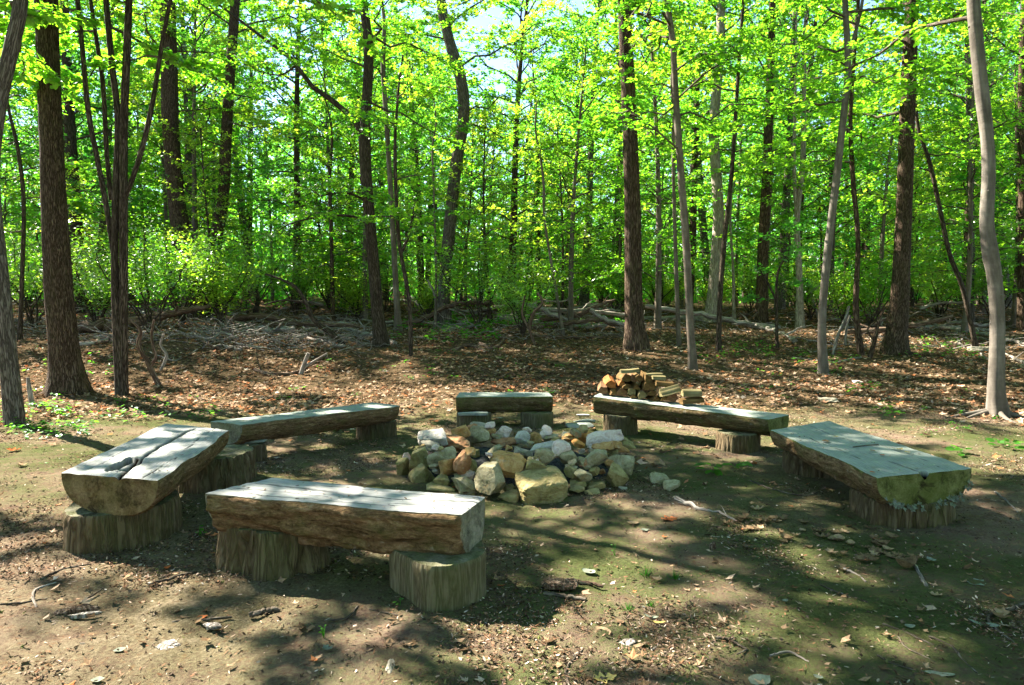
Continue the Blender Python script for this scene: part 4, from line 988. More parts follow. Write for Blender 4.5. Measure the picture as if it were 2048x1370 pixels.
STONES = [
 (870, 871, 63, 33, 6.1, 'st_white', 'large pale flat-topped stone at the top left of the fire ring', 4, .3),
 (921, 863, 42, 27, 6.3, 'st_ochre', 'slanting tan slab leaning right of the large pale stone', 28, .6),
 (956, 852, 32, 11, 6.6, 'st_grey', 'thin grey plate lying on the rear rim behind the slanting tan slab', -4, .8),
 (981, 852, 21, 13, 6.5, 'st_pink', 'small sunlit pinkish stone topping the rear rim', 8, .6),
 (983, 863, 19, 14, 6.5, 'st_ochre', 'small ochre stone under the sunlit pinkish one', 0, .6),
 (959, 874, 44, 34, 6.35, 'st_teal', 'plump grey-green stone under the thin rear plate', -18, .4),
 (1009, 866, 33, 22, 6.55, 'st_pink', 'pinkish grey knob right of the small ochre rear stone', -20, .5),
 (992, 872, 21, 10, 6.45, 'st_teal', 'little greenish wedge below the pinkish grey knob', 0, .6),
 (1007, 885, 52, 16, 6.4, 'st_rust', 'long rusty bar of stone in the rear wall', -3, .7),
 (1043, 876, 31, 30, 6.45, 'st_white', 'tilted pale block standing in the middle of the rear rim', -35, .9),
 (912, 887, 66, 26, 6.15, 'st_rust', 'wide rust-brown stone under the slanting tan slab', 3, .4),
 (860, 893, 41, 18, 5.95, 'st_grey', 'grey slab sloping below the large pale stone', -18, .7),
 (836, 914, 44, 39, 5.75, 'st_olive', 'big olive stone high on the left side of the ring', -10, .5),
 (884, 914, 56, 33, 5.6, 'st_teal', 'stone with green-grey top and ochre underside, upper left', 18, .4),
 (812, 917, 15, 24, 5.95, 'st_pink', 'small pale stone at the far left edge of the ring', 25, .5),
 (815, 925, 18, 9, 5.85, 'st_grey', 'tiny flat grey stone wedged at the left edge', 0, .7),
 (841, 955, 51, 43, 5.6, 'st_olive', 'squared olive block at the lower left corner', 2, .95),
 (809, 949, 21, 42, 5.8, 'st_olive', 'dark upright stone behind the squared olive block', 6, .6),
 (896, 936, 37, 39, 5.45, 'st_ochre', 'ochre stone with a mossy crown left of the upright rusty one', 20, .4),
 (925, 924, 33, 43, 5.4, 'st_rust', 'upright rusty egg-shaped stone left of the ashes', -12, .2),
 (942, 935, 22, 28, 5.44, 'st_olive', 'olive stone tucked right of the rusty egg-shaped one', -30, .5),
 (872, 941, 17, 12, 5.5, 'st_grey', 'small grey filler stone beside the squared olive block', 0, .4),
 (869, 931, 20, 8, 5.5, 'st_teal', 'thin greenish chip above the small grey filler', 0, .6),
 (885, 961, 37, 26, 5.4, 'st_olive', 'olive-grey stone right of the squared block', -20, .5),
 (925, 950, 34, 12, 5.38, 'st_teal', 'flat green-grey plate under the rusty egg-shaped stone', 6, .8),
 (926, 968, 51, 30, 5.3, 'st_teal', 'stone with flat greenish top left of the big pale boulder', -8, .6),
 (882, 979, 60, 20, 5.35, 'st_olive', 'low dark olive stone at the foot of the left front', -4, .6),
 (938, 987, 34, 11, 5.25, 'st_olive', 'low half-buried stone just behind the front bench', 0, .6),
 (986, 959, 76, 58, 5.15, 'st_teal', 'big pale green boulder blotched with dark lichen at the front', -28, .3),
 (1015, 927, 66, 43, 5.3, 'st_ochre', 'big round ochre stone with a grey cap right of the ashes', -8, .3),
 (1016, 993, 42, 21, 5.08, 'st_olive', 'rounded olive stone on the ground before the pale boulder', 0, .5),
 (1019, 977, 26, 12, 5.2, 'st_olive', 'small olive stone tucked beside the large front slab', 12, .5),
 (990, 901, 38, 20, 5.8, 'st_teal', 'green-grey slab leaning over the ashes', 22, .7),
 (951, 906, 20, 16, 5.9, 'st_olive', 'small olive stone inside the ring left of the ashes', -20, .5),
 (1018, 896, 13, 13, 6.1, 'st_ochre', 'tiny ochre stone inside the ring below the rusty bar', 10, .5),
 (1072, 879, 25, 25, 6.5, 'st_ochre', 'rounded yellowish stone on the rear rim right of the tilted block', -20, .3),
 (1100, 875, 33, 16, 6.5, 'st_teal', 'greenish flat stone on the rear rim left of the pink pieces', 10, .6),
 (1108, 883, 26, 12, 6.35, 'st_olive', 'olive wedge below the greenish flat rear stone', 16, .6),
 (1061, 887, 14, 11, 6.3, 'st_teal', 'tiny green stone at the foot of the yellowish one', 0, .4),
 (1131, 870, 21, 11, 6.5, 'st_pink', 'small pink chip balanced on a tan plate at the rear', 10, .8),
 (1136, 878, 26, 14, 6.42, 'st_ochre', 'tan plate under the small pink chip', 12, .8),
 (1167, 874, 34, 27, 6.5, 'st_orange', 'bright orange cracked stone on the rear rim', -24, .4),
 (1157, 886, 27, 12, 6.3, 'st_orange', 'thin orange stone sloping below the bright orange one', -28, .7),
 (1208, 876, 75, 24, 6.15, 'st_pink', 'long pale pink slab rising to the right at the rear', 20, .5),
 (1238, 882, 38, 18, 6.2, 'st_olive', 'olive stone under the right end of the pale pink slab', -14, .5),
 (1252, 889, 36, 12, 6.1, 'st_olive', 'flat olive stone at the far right of the rim', -4, .7),
 (1209, 893, 56, 20, 5.9, 'st_ochre', 'ochre block lying slanted in front of the pale pink slab', 18, .9),
 (1246, 899, 23, 14, 6.0, 'st_ochre', 'small ochre block under the flat right rim stone', 0, .8),
 (1224, 902, 22, 11, 5.9, 'st_olive', 'small olive filler stone behind the grey-green block', 0, .4),
 (1086, 895, 60, 13, 5.9, 'st_white', 'long whitish slab across the middle of the ring', 8, .7),
 (1049, 908, 40, 25, 5.6, 'st_grey', 'grey stone behind the big round ochre one', -14, .4),
 (1089, 912, 43, 39, 5.4, 'st_teal', 'bulky grey-green stone in the middle of the front wall', -12, .5),
 (1122, 903, 35, 39, 5.55, 'st_pink', 'stone with an orange left flank and pale striped face', -14, .3),
 (1140, 917, 40, 38, 5.5, 'st_teal', 'green stone leaning behind the orange-flanked one', 30, .4),
 (1070, 931, 44, 24, 5.3, 'st_olive', 'smooth olive stone wedged above the large front slab', -16, .3),
 (1103, 939, 29, 13, 5.35, 'st_olive', 'low dark stone above the right end of the front slab', -4, .5),
 (1082, 974, 95, 48, 5.15, 'st_olive', 'very large smooth olive slab at the front of the ring', 2, .75),
 (1168, 927, 27, 23, 5.45, 'st_teal', 'small greenish stone beside the leaning green stone', -12, .4),
 (1191, 915, 44, 37, 5.5, 'st_teal', 'teal-topped faceted stone right of centre', -22, .6),
 (1145, 944, 31, 24, 5.35, 'st_olive', 'oval olive stone above the stack of flat stones', 16, .2),
 (1166, 951, 36, 20, 5.3, 'st_teal', 'oval green stone right of the oval olive one', -4, .25),
 (1188, 943, 21, 21, 5.4, 'st_olive', 'small olive stone left of the dark triangular one', -30, .5),
 (1240, 925, 54, 38, 5.65, 'st_teal', 'broad grey-green block at the right side of the ring', -8, .7),
 (1231, 956, 52, 46, 5.4, 'st_olive', 'dark triangular stone leaning at the right front', -38, .6),
 (1154, 968, 34, 14, 5.3, 'st_olive', 'upper flat stone of the stack right of the front slab', 4, .6),
 (1153, 978, 30, 13, 5.2, 'st_olive', 'curved flat stone under the stack by the front slab', 10, .5),
 (1189, 971, 42, 12, 5.3, 'st_olive', 'long flat olive stone left of the triangular one', 8, .8),
 (1184, 984, 30, 11, 5.2, 'st_olive', 'lowest flat stone on the ground right of the stack', 2, .9),
 (1245, 980, 18, 9, 5.3, 'st_grey', 'small loose grey chip in front of the triangular stone', 0, .8),
]
for s_ in STONES: stone(*s_)
rngf = np.random.RandomState(19)
for k_ in range(72):
    a_ = rngf.rand() * 6.28; d_ = 5.93 + .62 * math.sin(a_); x_ = .06 + .84 * math.cos(a_)
    w_ = rngf.uniform(14, 27); zz = rngf.uniform(.04, .30)
    stone(1024 + F * x_ / d_, 600 + (EYE - zz) * F / d_, w_, w_ * rngf.uniform(.45, .8), d_, ['st_ochre', 'st_olive', 'st_teal', 'st_rust', 'st_pink'][rngf.randint(5)],
          'small chip of stone wedged between the larger stones of the ring', rngf.uniform(-25, 25), .6)
stone(1318, 957, 35, 18, at_g(1318, 965)[1], 'st_teal', 'loose square-edged stone lying right of the fire ring', -14, .9, group='loose stones beside the ring')
stone(1345, 971, 33, 16, at_g(1345, 978)[1], 'st_teal', 'loose rounded stone nearest the forked stick', 0, .3, group='loose stones beside the ring')
# bed of ash and char inside the ring
acc = Acc(); n_ = 60; t = np.linspace(0, 2 * PI, n_, endpoint=False); rr = np.linspace(0, 1, 22)
TT, RRR = np.meshgrid(t, rr); cx0, cy0 = .05, 5.98
X = cx0 + .82 * RRR * np.cos(TT); Y = cy0 + .58 * RRR * np.sin(TT)
Z = ground_z(X, Y) - .05 + .19 * np.clip(1.15 - RRR, 0, .5) / .5 + .02 * fbm(p3(X * 12, Y * 12), 71, 3)
i, j = np.meshgrid(np.arange(21), np.arange(n_), indexing='ij'); a = i * n_ + j; b = i * n_ + (j + 1) % n_
acc.add(np.stack([X, Y, Z], -1), np.stack([a, a + n_, b + n_, b], -1)); 
o = link('ash_bed', acc.mesh('ash_bed'), M['ash']); tag(o, 'black ash and char heaped inside the ring of stones', 'ash', kind='stuff')

# ------------------------------------------------------------------ firewood
def split_log(px, py, w_, h_, face, mat, label, tilt=0.0, back=.5, ln=.36, shape=0, bark=True):
    u = np.clip((px - 1190) / (1560 - 1190), 0, 1)
    f = A5[0] * (1 - u) + A5[2] * u; b = A5[1] * (1 - u) + A5[3] * u
    c = f * (1 - back) + b * back
    d = c[1]
    p = at_y(px, py, d); s = d / F
    zt = f[2]
    rng = np.random.RandomState(int(px * 3 + py))
    if face == 'end': r1, r2 = w_ * s / 2, h_ * s / 2; axis_ = np.array([rng.uniform(-.25, .15), 1, rng.uniform(-.05, .1)]); L = ln * .9
    else: r1, r2 = h_ * s * .75, h_ * s / 2; axis_ = np.array([1, rng.uniform(-.1, .35), 0.]); L = w_ * s
    axis_ /= np.linalg.norm(axis_)
    side = np.cross(axis_, [0, 0, 1]); side /= np.linalg.norm(side); up = np.cross(side, axis_)
    prof = {0: [(-1, -.7), (.1, -1), (1, -.8), (.75, .5), (-.1, 1), (-.9, .15)], 1: [(-1, -1), (1, -.85), (.8, -.3), (.4, .4), (.05, 1), (-.6, 0)],
            2: [(-1, -.2), (-.2, -1), (.7, -.9), (1, -.1), (.7, .7), (-.4, .95)]}[shape]
    prof = np.array(prof) + rng.randn(6, 2) * .07
    t_ = math.radians(tilt)
    prof = np.stack([prof[:, 0] * r1, prof[:, 1] * r2], -1)
    if tilt and face == 'end': prof = prof @ np.array([[math.cos(t_), math.sin(t_)], [-math.sin(t_), math.cos(t_)]])
    # rounded, subdivided outline
    q = np.vstack([prof, prof[:1]]); fine = []
    for k in range(6):
        for m_ in np.linspace(0, 1, 5)[:-1]: fine.append(q[k] * (1 - m_) + q[k + 1] * m_)
    fine = np.array(fine); ns = len(fine); nl_ = 12
    ctr = p + axis_ * (L / 2 if face == 'end' else 0)
    if face != 'end' and tilt:
        axis_ = axis_ * math.cos(t_) + np.array([0, 0, 1]) * math.sin(t_); up = np.cross(side, axis_)
    V = []; G = []
    warp = rng.randn(2) * .003
    for k in range(nl_):
        a_ = k / (nl_ - 1); sc_ = 1 - .04 * abs(2 * a_ - 1) ** 6 + .03 * math.sin(a_ * 3 + px)
        for m_ in range(ns):
            nz_ = 1 + .05 * math.sin(m_ * 1.3 + px) 
            x, y = fine[m_] * sc_ * nz_
            x += warp[0] * math.sin(a_ * 3); y += warp[1] * math.sin(a_ * 3)
            V.append(ctr + axis_ * (a_ - .5) * L + side * x + up * y); G.append((fine[m_][0], fine[m_][1], a_ * L))
    V = np.array(V); lo = V[:, 2].min()
    if lo < zt + .002: V[:, 2] += zt + .002 - lo
    i, j = np.meshgrid(np.arange(nl_ - 1), np.arange(ns), indexing='ij'); a = i * ns + j; b_ = i * ns + (j + 1) % ns
    Q = np.stack([a, b_, b_ + ns, a + ns], -1)
    acc = Acc()
    bk = (j < 8).ravel() if bark else np.zeros(j.size, bool)     # the bark is left on one side of the wedge
    acc.add(V, Q.reshape(-1, 4), grain=G, m=0)
    acc.MQ[0] = np.where(bk, 1, 0)
    for e in (0, nl_ - 1):
        ring = V[e * ns:(e + 1) * ns]; kk = np.arange(ns); T = np.stack([kk, (kk + 1) % ns, np.full(ns, ns)], -1)
        if e: T = T[:, ::-1]
        acc.add(np.vstack([ring, ring.mean(0)[None]]), T=T[:, ::-1], grain=np.vstack([np.c_[fine, np.zeros(ns)], [[0, 0, 0]]]), m=0)
    return solo('firewood', acc, [M[mat], M['bark_dark']], (ctr[0], ctr[1], V[:, 2].min()), label, 'firewood', 'split firewood stacked on the back right bench', smooth=False)
FW = [
 (1206, 781, 22, 17, 'end', 'fw_brown', 'dark red-brown split log at the left end of the stack', 0, .5, 2),
 (1223, 768, 24, 17, 'end', 'fw_orange', 'bright orange split log sitting on the left end of the stack', -10, .5, 0),
 (1229, 784, 18, 14, 'end', 'fw_ochre', 'small wedge under the bright orange log', 0, .45, 1),
 (1244, 784, 24, 16, 'end', 'fw_brown', 'dark shaded log low in the left half of the stack', 0, .55, 0),
 (1244, 765, 14, 14, 'end', 'fw_orange', 'narrow orange wedge near the top left of the stack', 0, .5, 1),
 (1254, 756, 24, 19, 'end', 'fw_ochre', 'broad ochre log end just under the topmost piece', 5, .55, 0),
 (1259, 741, 38, 9, 'side', 'fw_pale', 'topmost pale stick lying crosswise on the stack', 4, .6, 0),
 (1268, 757, 13, 18, 'end', 'fw_brown', 'dark gap-filling log right of the broad ochre end', 0, .6, 2),
 (1278, 756, 17, 14, 'end', 'fw_ochre', 'square ochre log end near the top middle', 0, .5, 0),
 (1255, 773, 20, 11, 'end', 'fw_ochre', 'flat ochre log end in the middle row left', 0, .5, 0),
 (1273, 774, 18, 12, 'end', 'fw_ochre', 'little ochre log end in the very middle of the stack', 0, .5, 1),
 (1296, 758, 25, 21, 'end', 'fw_ochre', 'large tilted ochre split face near the top right', 35, .5, 1),
 (1308, 749, 36, 6, 'side', 'fw_pale', 'thin pale stick along the rear top', 0, .9, 0),
 (1317, 755, 28, 8, 'side', 'fw_pale', 'pale stick lying below the thin rear one', -3, .75, 0),
 (1300, 773, 30, 20, 'end', 'fw_ochre', 'bulky olive-ochre log right of middle', 15, .5, 2),
 (1328, 767, 36, 12, 'side', 'fw_ochre', 'ochre stick pointing right from the upper stack', -6, .7, 0),
 (1263, 784, 18, 17, 'end', 'fw_pale', 'pale knobbly log end in the lower row', 20, .4, 2),
 (1267, 796, 13, 10, 'end', 'fw_ochre', 'tiny ochre wedge at the bottom of the stack', 0, .35, 1),
 (1284, 794, 20, 16, 'end', 'fw_pale', 'pale square log end with an orange flank at the bottom', 25, .4, 0),
 (1289, 783, 18, 12, 'end', 'fw_brown', 'dark log end above the pale square one', 0, .6, 0),
 (1339, 781, 41, 17, 'side', 'fw_pale', 'large pale split slab tilted up to the right', 14, .55, 1),
 (1305, 786, 22, 12, 'end', 'fw_ochre', 'ochre log end below the bulky olive one', 0, .5, 0),
 (1313, 799, 20, 10, 'end', 'fw_ochre', 'low ochre wedge at the bottom right', 0, .4, 1),
 (1329, 799, 16, 15, 'end', 'fw_ochre', 'ochre log end beside the bark-covered piece', 0, .4, 1),
 (1344, 795, 24, 20, 'end', 'fw_brown', 'piece showing rough dark bark near the right end', 0, .45, 2),
 (1383, 785, 38, 14, 'side', 'fw_pale', 'upper pale split log at the right end of the stack', 0, .6, 0),
 (1383, 801, 48, 13, 'side', 'fw_ochre', 'lower pale split log at the right end of the stack', 2, .55, 0),
]
for (px, py, w_, h_, fc, mt, lb, tl, bk, sh) in FW:
    split_log(px, py, w_, h_, fc, mt, lb, tl, bk, shape=sh, bark=(fc == 'end' and 'dark' not in lb) or 'bark' in lb)

# ------------------------------------------------------------------ planks, chips
def plank(px, py, w_, thick, depth, rz, mat, label, name='plank', cat='wood', grp=None, lift=0.0, z=None):
    p = at_g(px, py) if z is None else at_z(px, py, z); L = w_ * p[1] / F
    rng = np.random.RandomState(int(px + py))
    n1, n2, n3 = 16, 5, 3
    V, T = stone_mesh(L, depth, thick, int(px), cuts=3, rough=.03, box=2.2)
    c, s = math.cos(rz), math.sin(rz)
    V = V @ np.array([[c, s, 0], [-s, c, 0], [0, 0, 1]]); V[:, 2] += thick / 2 + lift - .005
    acc = Acc(); acc.add(V + p, T=T)
    return solo(name, acc, M[mat], p, label, cat, grp, smooth=False)
plank(1159, 855, 54, .05, .17, .12, 'wood_top_green', 'squared grey-green plank on the ground left of the firewood bench')
plank(1172, 843, 50, .03, .12, .06, 'wood_top_green', 'thin board lying behind the squared grey-green plank')
plank(1166, 831, 26, .02, .08, .1, 'wood_top', 'short pale board end behind the thin board')
plank(508, 884, 48, .035, .16, .05, 'wood_top_green', 'flat wooden wedge under the near end of the back left bench', name='wedge', z=.165)
plank(946, 829, 60, .035, .13, .03, 'wood_top_green', 'flat board shimming the left end of the short back bench', name='wedge', z=.176)

# ------------------------------------------------------------------ fallen logs and branches
def branch(px_pts, mat, label, name='fallen_branch', cat='branch', group=None, y0=None, rough=.12, forks=3, sides=8, seed=0, sag=True):
    rng = np.random.RandomState(seed + int(px_pts[0][0]))
    P = []; R = []
    for k, q in enumerate(px_pts):
        up = q[3] if len(q) > 3 else 0.0
        if y0 is not None:
            g_ = at_y(q[0], q[1], y0 + up); r = q[2] * g_[1] / F / 2
            g_[2] = max(g_[2], gz(g_[0], g_[1]) + r * .6); P.append(g_); R.append(r); continue
        g_ = at_g(q[0], q[1] + 0) if up == 0 else at_y(q[0], q[1], P[0][1] + (q[4] if len(q) > 4 else 0))
        r = q[2] * g_[1] / F / 2; g_ = g_.copy()
        if up == 0: g_[2] += r * .8
        P.append(g_); R.append(r)
    n = max(16, 5 * len(P)); s_ = spline(np.c_[np.array(P), R], n); path = s_[:, :3]; rad = np.maximum(s_[:, 3], .0015)
    path[1:-1] += rng.randn(n - 2, 3) * rad[1:-1, None] * .22
    acc = Acc(); sd = rng.randint(1000)
    tube(acc, path, rad, sides, lambda TH, LN, RR: 1 + rough * vnoise(np.stack([np.cos(TH) * 2, np.sin(TH) * 2, LN / rad.max() * .7], -1), sd))
    for f in range(forks):
        k = rng.randint(2, n - 2); d = path[k + 1] - path[k]; d /= np.linalg.norm(d)
        e = d * rng.choice([-1, 1]) * rng.uniform(.3, .9) + np.array([rng.randn() * .5, rng.randn() * .5, abs(rng.randn()) * .5]); e /= np.linalg.norm(e)
        Lf = np.linalg.norm(path[-1] - path[0]) * rng.uniform(.1, .28); t = np.linspace(0, 1, 7)[:, None]
        q = path[k] + e * Lf * t + np.array([0, 0, -.2]) * Lf * t * t + rng.randn(7, 3) * .03 * Lf * t
        q[:, 2] = np.maximum(q[:, 2], ground_z(q[:, 0], q[:, 1]) + .003)
        tube(acc, q, rad[k] * .5 * (1 - .8 * t[:, 0]), 6)
    b = P[0].copy(); b[2] = gz(b[0], b[1])
    return solo(name, acc, M[mat], b, label, cat, group)
FL = 'fallen logs along the rise'
for args in [
 ([(150, 666, 24), (230, 650, 24), (300, 637, 20), (375, 620, 14), (420, 612, 8)], 'deadwood_brown', 'thick mossy brown log slanting up behind the multistem clump', 'fallen_log', 'log', 1, 16.5),
 ([(440, 640, 14), (520, 632, 14), (575, 640, 11), (640, 655, 8)], 'deadwood_brown', 'smooth red-brown log right of the straight dark trunk', 'fallen_log', 'log', 2, 18.5),
 ([(520, 652, 9), (600, 647, 10), (720, 652, 8)], 'deadwood_brown', 'dark straight log running to the dark brown tree', 'fallen_log', 'log', 2, 17.5),
 ([(455, 640, 6), (500, 660, 5), (555, 690, 4)], 'deadwood', 'grey bare branch sliding down the slope left of centre', 'fallen_branch', 'branch', 5),
 ([(790, 690, 9), (740, 672, 7), (690, 660, 6), (640, 655, 4)], 'deadwood', 'pale bleached limb beside the foot of the dark brown tree', 'fallen_log', 'log', 4),
 ([(788, 668, 11), (840, 640, 10), (900, 612, 10), (965, 605, 10), (1040, 610, 9)], 'deadwood_brown', 'dark log passing behind the crooked trunk', 'fallen_log', 'log', 2, 20.0),
 ([(1015, 604, 13), (1065, 612, 12), (1100, 626, 10), (1135, 640, 7)], 'deadwood', 'silvery forked limb bending down in the log heap', 'fallen_log', 'log', 5, 19.0),
 ([(1055, 616, 9), (1130, 622, 9), (1200, 625, 8), (1262, 632, 7)], 'deadwood', 'long grey log at the top of the central heap', 'fallen_log', 'log', 3, 20.3),
 ([(1080, 640, 10), (1150, 630, 10), (1195, 612, 8), (1230, 600, 5)], 'deadwood_brown', 'dark branch rising to the right out of the central heap', 'fallen_branch', 'branch', 4, 19.3),
 ([(1180, 620, 9), (1215, 640, 8), (1255, 652, 7)], 'deadwood', 'silver log leaning against the tall straight brown trunk', 'fallen_log', 'log', 2, 17.5),
 ([(1125, 648, 9), (1190, 640, 10), (1240, 650, 7)], 'deadwood_brown', 'thick brown log lowest in the central heap', 'fallen_log', 'log', 3, 18.6),
 ([(1290, 612, 9), (1390, 626, 10), (1460, 640, 10), (1560, 655, 8)], 'deadwood', 'long pale log right of the tall straight brown trunk', 'fallen_log', 'log', 2, 20.0),
 ([(1285, 640, 8), (1390, 640, 10), (1480, 650, 10), (1545, 664, 10), (1590, 686, 10)], 'deadwood', 'pale curving log ending near the sinuous grey trunk', 'fallen_log', 'log', 1),
 ([(1400, 633, 10), (1450, 636, 11), (1497, 632, 7)], 'deadwood_brown', 'short tan log between the two long pale logs', 'fallen_log', 'log', 1),
 ([(1690, 664, 9), (1760, 660, 12), (1840, 648, 11), (1905, 632, 7)], 'deadwood_brown', 'red-brown log behind the right-hand oak, rising to the right', 'fallen_log', 'log', 2, 18.0),
 ([(1840, 652, 6), (1900, 660, 7), (1975, 672, 7), (2055, 692, 6)], 'deadwood', 'thin grey log reaching the right edge', 'fallen_log', 'log', 3),
 ([(1655, 732, 4), (1690, 722, 4), (1722, 716, 4)], 'deadwood', 'dead stick lying between the sinuous trunk and wavy stem', 'fallen_branch', 'branch', 2),
 ([(1940, 690, 3), (1962, 710, 3), (1982, 725, 3)], 'deadwood', 'bare curved twig left of the kinked beech', 'fallen_branch', 'branch', 1),
 ([(1905, 655, 3), (1915, 680, 3), (1930, 698, 3)], 'deadwood', 'thin curved stick hanging below the red-brown log', 'fallen_branch', 'branch', 1),
 ([(1995, 705, 7), (2020, 715, 6), (2052, 730, 6)], 'deadwood', 'broken grey log end right of the kinked beech', 'fallen_log', 'log', 2),
 ([(510, 742, 8), (545, 752, 8), (580, 750, 7), (605, 742, 6), (652, 714, 5)], 'deadwood_brown', 'snaking dark root-like branch on the leafy slope', 'fallen_branch', 'branch', 2),
 ([(960, 690, 8), (985, 700, 7), (1010, 680, 5)], 'deadwood_brown', 'broken branch by the open laurel shrub', 'fallen_branch', 'branch', 6),
 ([(900, 704, 7), (940, 694, 9), (975, 706, 6)], 'deadwood_brown', 'rotten twiggy branch below the crooked trunk', 'fallen_branch', 'branch', 7),
 ([(1050, 672, 5), (1110, 676, 6), (1240, 676, 5)], 'deadwood_brown', 'straight thin branch on the slope left of the tall brown trunk', 'fallen_branch', 'branch', 3),
 ([(1585, 716, 3), (1620, 720, 3), (1640, 724, 3)], 'deadwood', 'pale stick left of the sinuous trunk foot', 'fallen_branch', 'branch', 0),
 ([(820, 596, 7), (836, 612, 8), (850, 628, 4)], 'deadwood', 'bright bleached snag left of the crooked trunk', 'fallen_branch', 'branch', 1),
 ([(200, 665, 5), (280, 690, 6), (330, 668, 4)], 'deadwood_brown', 'brown branch lying behind the multistem clump foot', 'fallen_branch', 'branch', 5),
 ([(420, 668, 4), (480, 690, 4), (560, 700, 3)], 'deadwood', 'tangled silver branch on the bank', 'fallen_branch', 'branch', 8),
 ([(620, 690, 4), (680, 680, 4), (745, 690, 3)], 'deadwood', 'forked grey branch left of the dark brown tree foot', 'fallen_branch', 'branch', 8),
 ([(300, 705, 3), (350, 722, 3), (395, 700, 3)], 'deadwood', 'crooked twig on the leaf bank behind the broad left bench', 'fallen_branch', 'branch', 4),
 ]:
    branch(args[0], args[1], args[2], args[3], args[4], FL if args[3] == 'fallen_log' else 'dead branches on the slope', forks=args[5], y0=args[6] if len(args) > 6 else None)
rngd = np.random.RandomState(123)
for k_ in range(76):
    z_ = [(150, 470, 600, 690), (430, 790, 605, 700), (840, 1290, 600, 660), (1650, 2048, 610, 690)][(0, 1, 1, 2, 2, 2, 3)[k_ % 7]]
    x_, y_ = rngd.uniform(z_[0], z_[1]), rngd.uniform(z_[2], z_[3]); g_ = at_g(x_, max(y_, 632)); yy = min(g_[1], 22.0)
    a_ = rngd.uniform(-.5, .5) + (math.pi if rngd.rand() < .5 else 0); l_ = rngd.uniform(45, 130)
    dx, dy = math.cos(a_) * l_, math.sin(a_) * l_ * .35; w_ = rngd.uniform(3.5, 9)
    branch([(x_ - dx / 2, y_ - dy / 2, w_), (x_ - dx * .15, y_ - dy * .15 + rngd.randn() * 5, w_ * .9), (x_ + dx * .2, y_ + dy * .2 + rngd.randn() * 5, w_ * .75, rngd.randn() * .3), (x_ + dx / 2, y_ + dy / 2 - rngd.rand() * 14, w_ * .4, rngd.randn() * .5)],
           ['deadwood', 'deadwood', 'deadwood_brown'][rngd.randint(3)], 'bare grey limb in the tangle of deadfall along the rise', 'fallen_branch', 'branch', 'tangled deadfall along the rise', forks=rngd.randint(2, 7), y0=yy)
# upright snags and curly laurel stems
def snag(px_pts, mat, label, stems=(), dy=0):
    b = at_g(*px_pts[0][:2]); acc = Acc()
    for pp in [px_pts] + list(stems):
        q = np.array([at_y(s[0], s[1], b[1] + (s[3] if len(s) > 3 else 0)) for s in pp]); r = np.array([s[2] * b[1] / F / 2 for s in pp])
        if pp is px_pts: q[0, 2] -= .05
        s_ = spline(np.c_[q, r], 26); tube(acc, s_[:, :3], np.maximum(s_[:, 3], .003), 9, lambda TH, LN, RR: 1 + .12 * vnoise(np.stack([np.cos(TH) * 2, np.sin(TH) * 2, LN * 9], -1), 3))
    return solo('bare_stem', acc, M[mat], (b[0], b[1], gz(b[0], b[1])), label, 'stem', 'bare crooked stems')
snag([(322, 772, 11), (305, 745, 10), (295, 722, 10), (277, 690, 9), (281, 662, 7), (262, 640, 5)], 'deadwood_brown', 'curly red-brown bare stem right of the multistem clump', [[(300, 735, 7), (311, 712, 6), (303, 675, 5), (308, 640, 4)]])
snag([(318, 742, 5), (330, 722, 6), (334, 710, 6), (322, 690, 5), (327, 668, 4)], 'deadwood', 'small silvery twisted stem beside the curly red-brown one')
snag([(600, 748, 9), (608, 730, 9), (617, 706, 7)], 'deadwood', 'short forked grey snag on the leafy slope', [[(608, 735, 5), (640, 715, 4), (655, 706, 3)]])
snag([(690, 690, 11), (665, 668, 11), (628, 640, 10), (612, 605, 9), (592, 575, 7), (560, 558, 5), (530, 548, 4)], 'bark_dark', 'dark crooked limb arching up left of the dark brown tree', [[(612, 605, 5), (570, 600, 4), (525, 610, 3)]])
snag([(66, 812, 9), (60, 785, 9), (56, 755, 6)], 'deadwood', 'small bleached stub between bowed trunk and massive oak')
snag([(1665, 708, 6), (1676, 670, 6), (1690, 640, 6), (1698, 612, 5)], 'deadwood', 'leaning pale stick right of the sinuous grey trunk', [[(1690, 690, 5, .2), (1693, 655, 5, .2), (1700, 630, 4, .2)]])
snag([(1738, 716, 10), (1748, 685, 9), (1758, 640, 6), (1770, 615, 4)], 'bark_brown', 'dark broken stem hard left of the right-hand oak foot', [[(1748, 680, 5), (1735, 660, 4), (1752, 640, 3)]])
snag([(880, 648, 6), (873, 610, 6), (868, 585, 5), (855, 560, 4)], 'deadwood', 'bare grey stick just left of the crooked trunk')
snag([(1072, 690, 6), (1060, 660, 6), (1068, 625, 7), (1085, 605, 6), (1075, 585, 4)], 'deadwood_brown', 'hooked brown laurel stem before the log heap', [[(1060, 660, 5), (1045, 630, 4), (1050, 590, 3)]])
snag([(1640, 640, 6), (1628, 610, 6), (1622, 585, 5), (1648, 570, 4), (1680, 560, 3)], 'deadwood', 'pale crooked stem bending right behind the sinuous trunk')
snag([(1300, 700, 4), (1296, 680, 4), (1292, 665, 3)], 'twig', 'short twig stub right of the tall straight brown trunk foot')
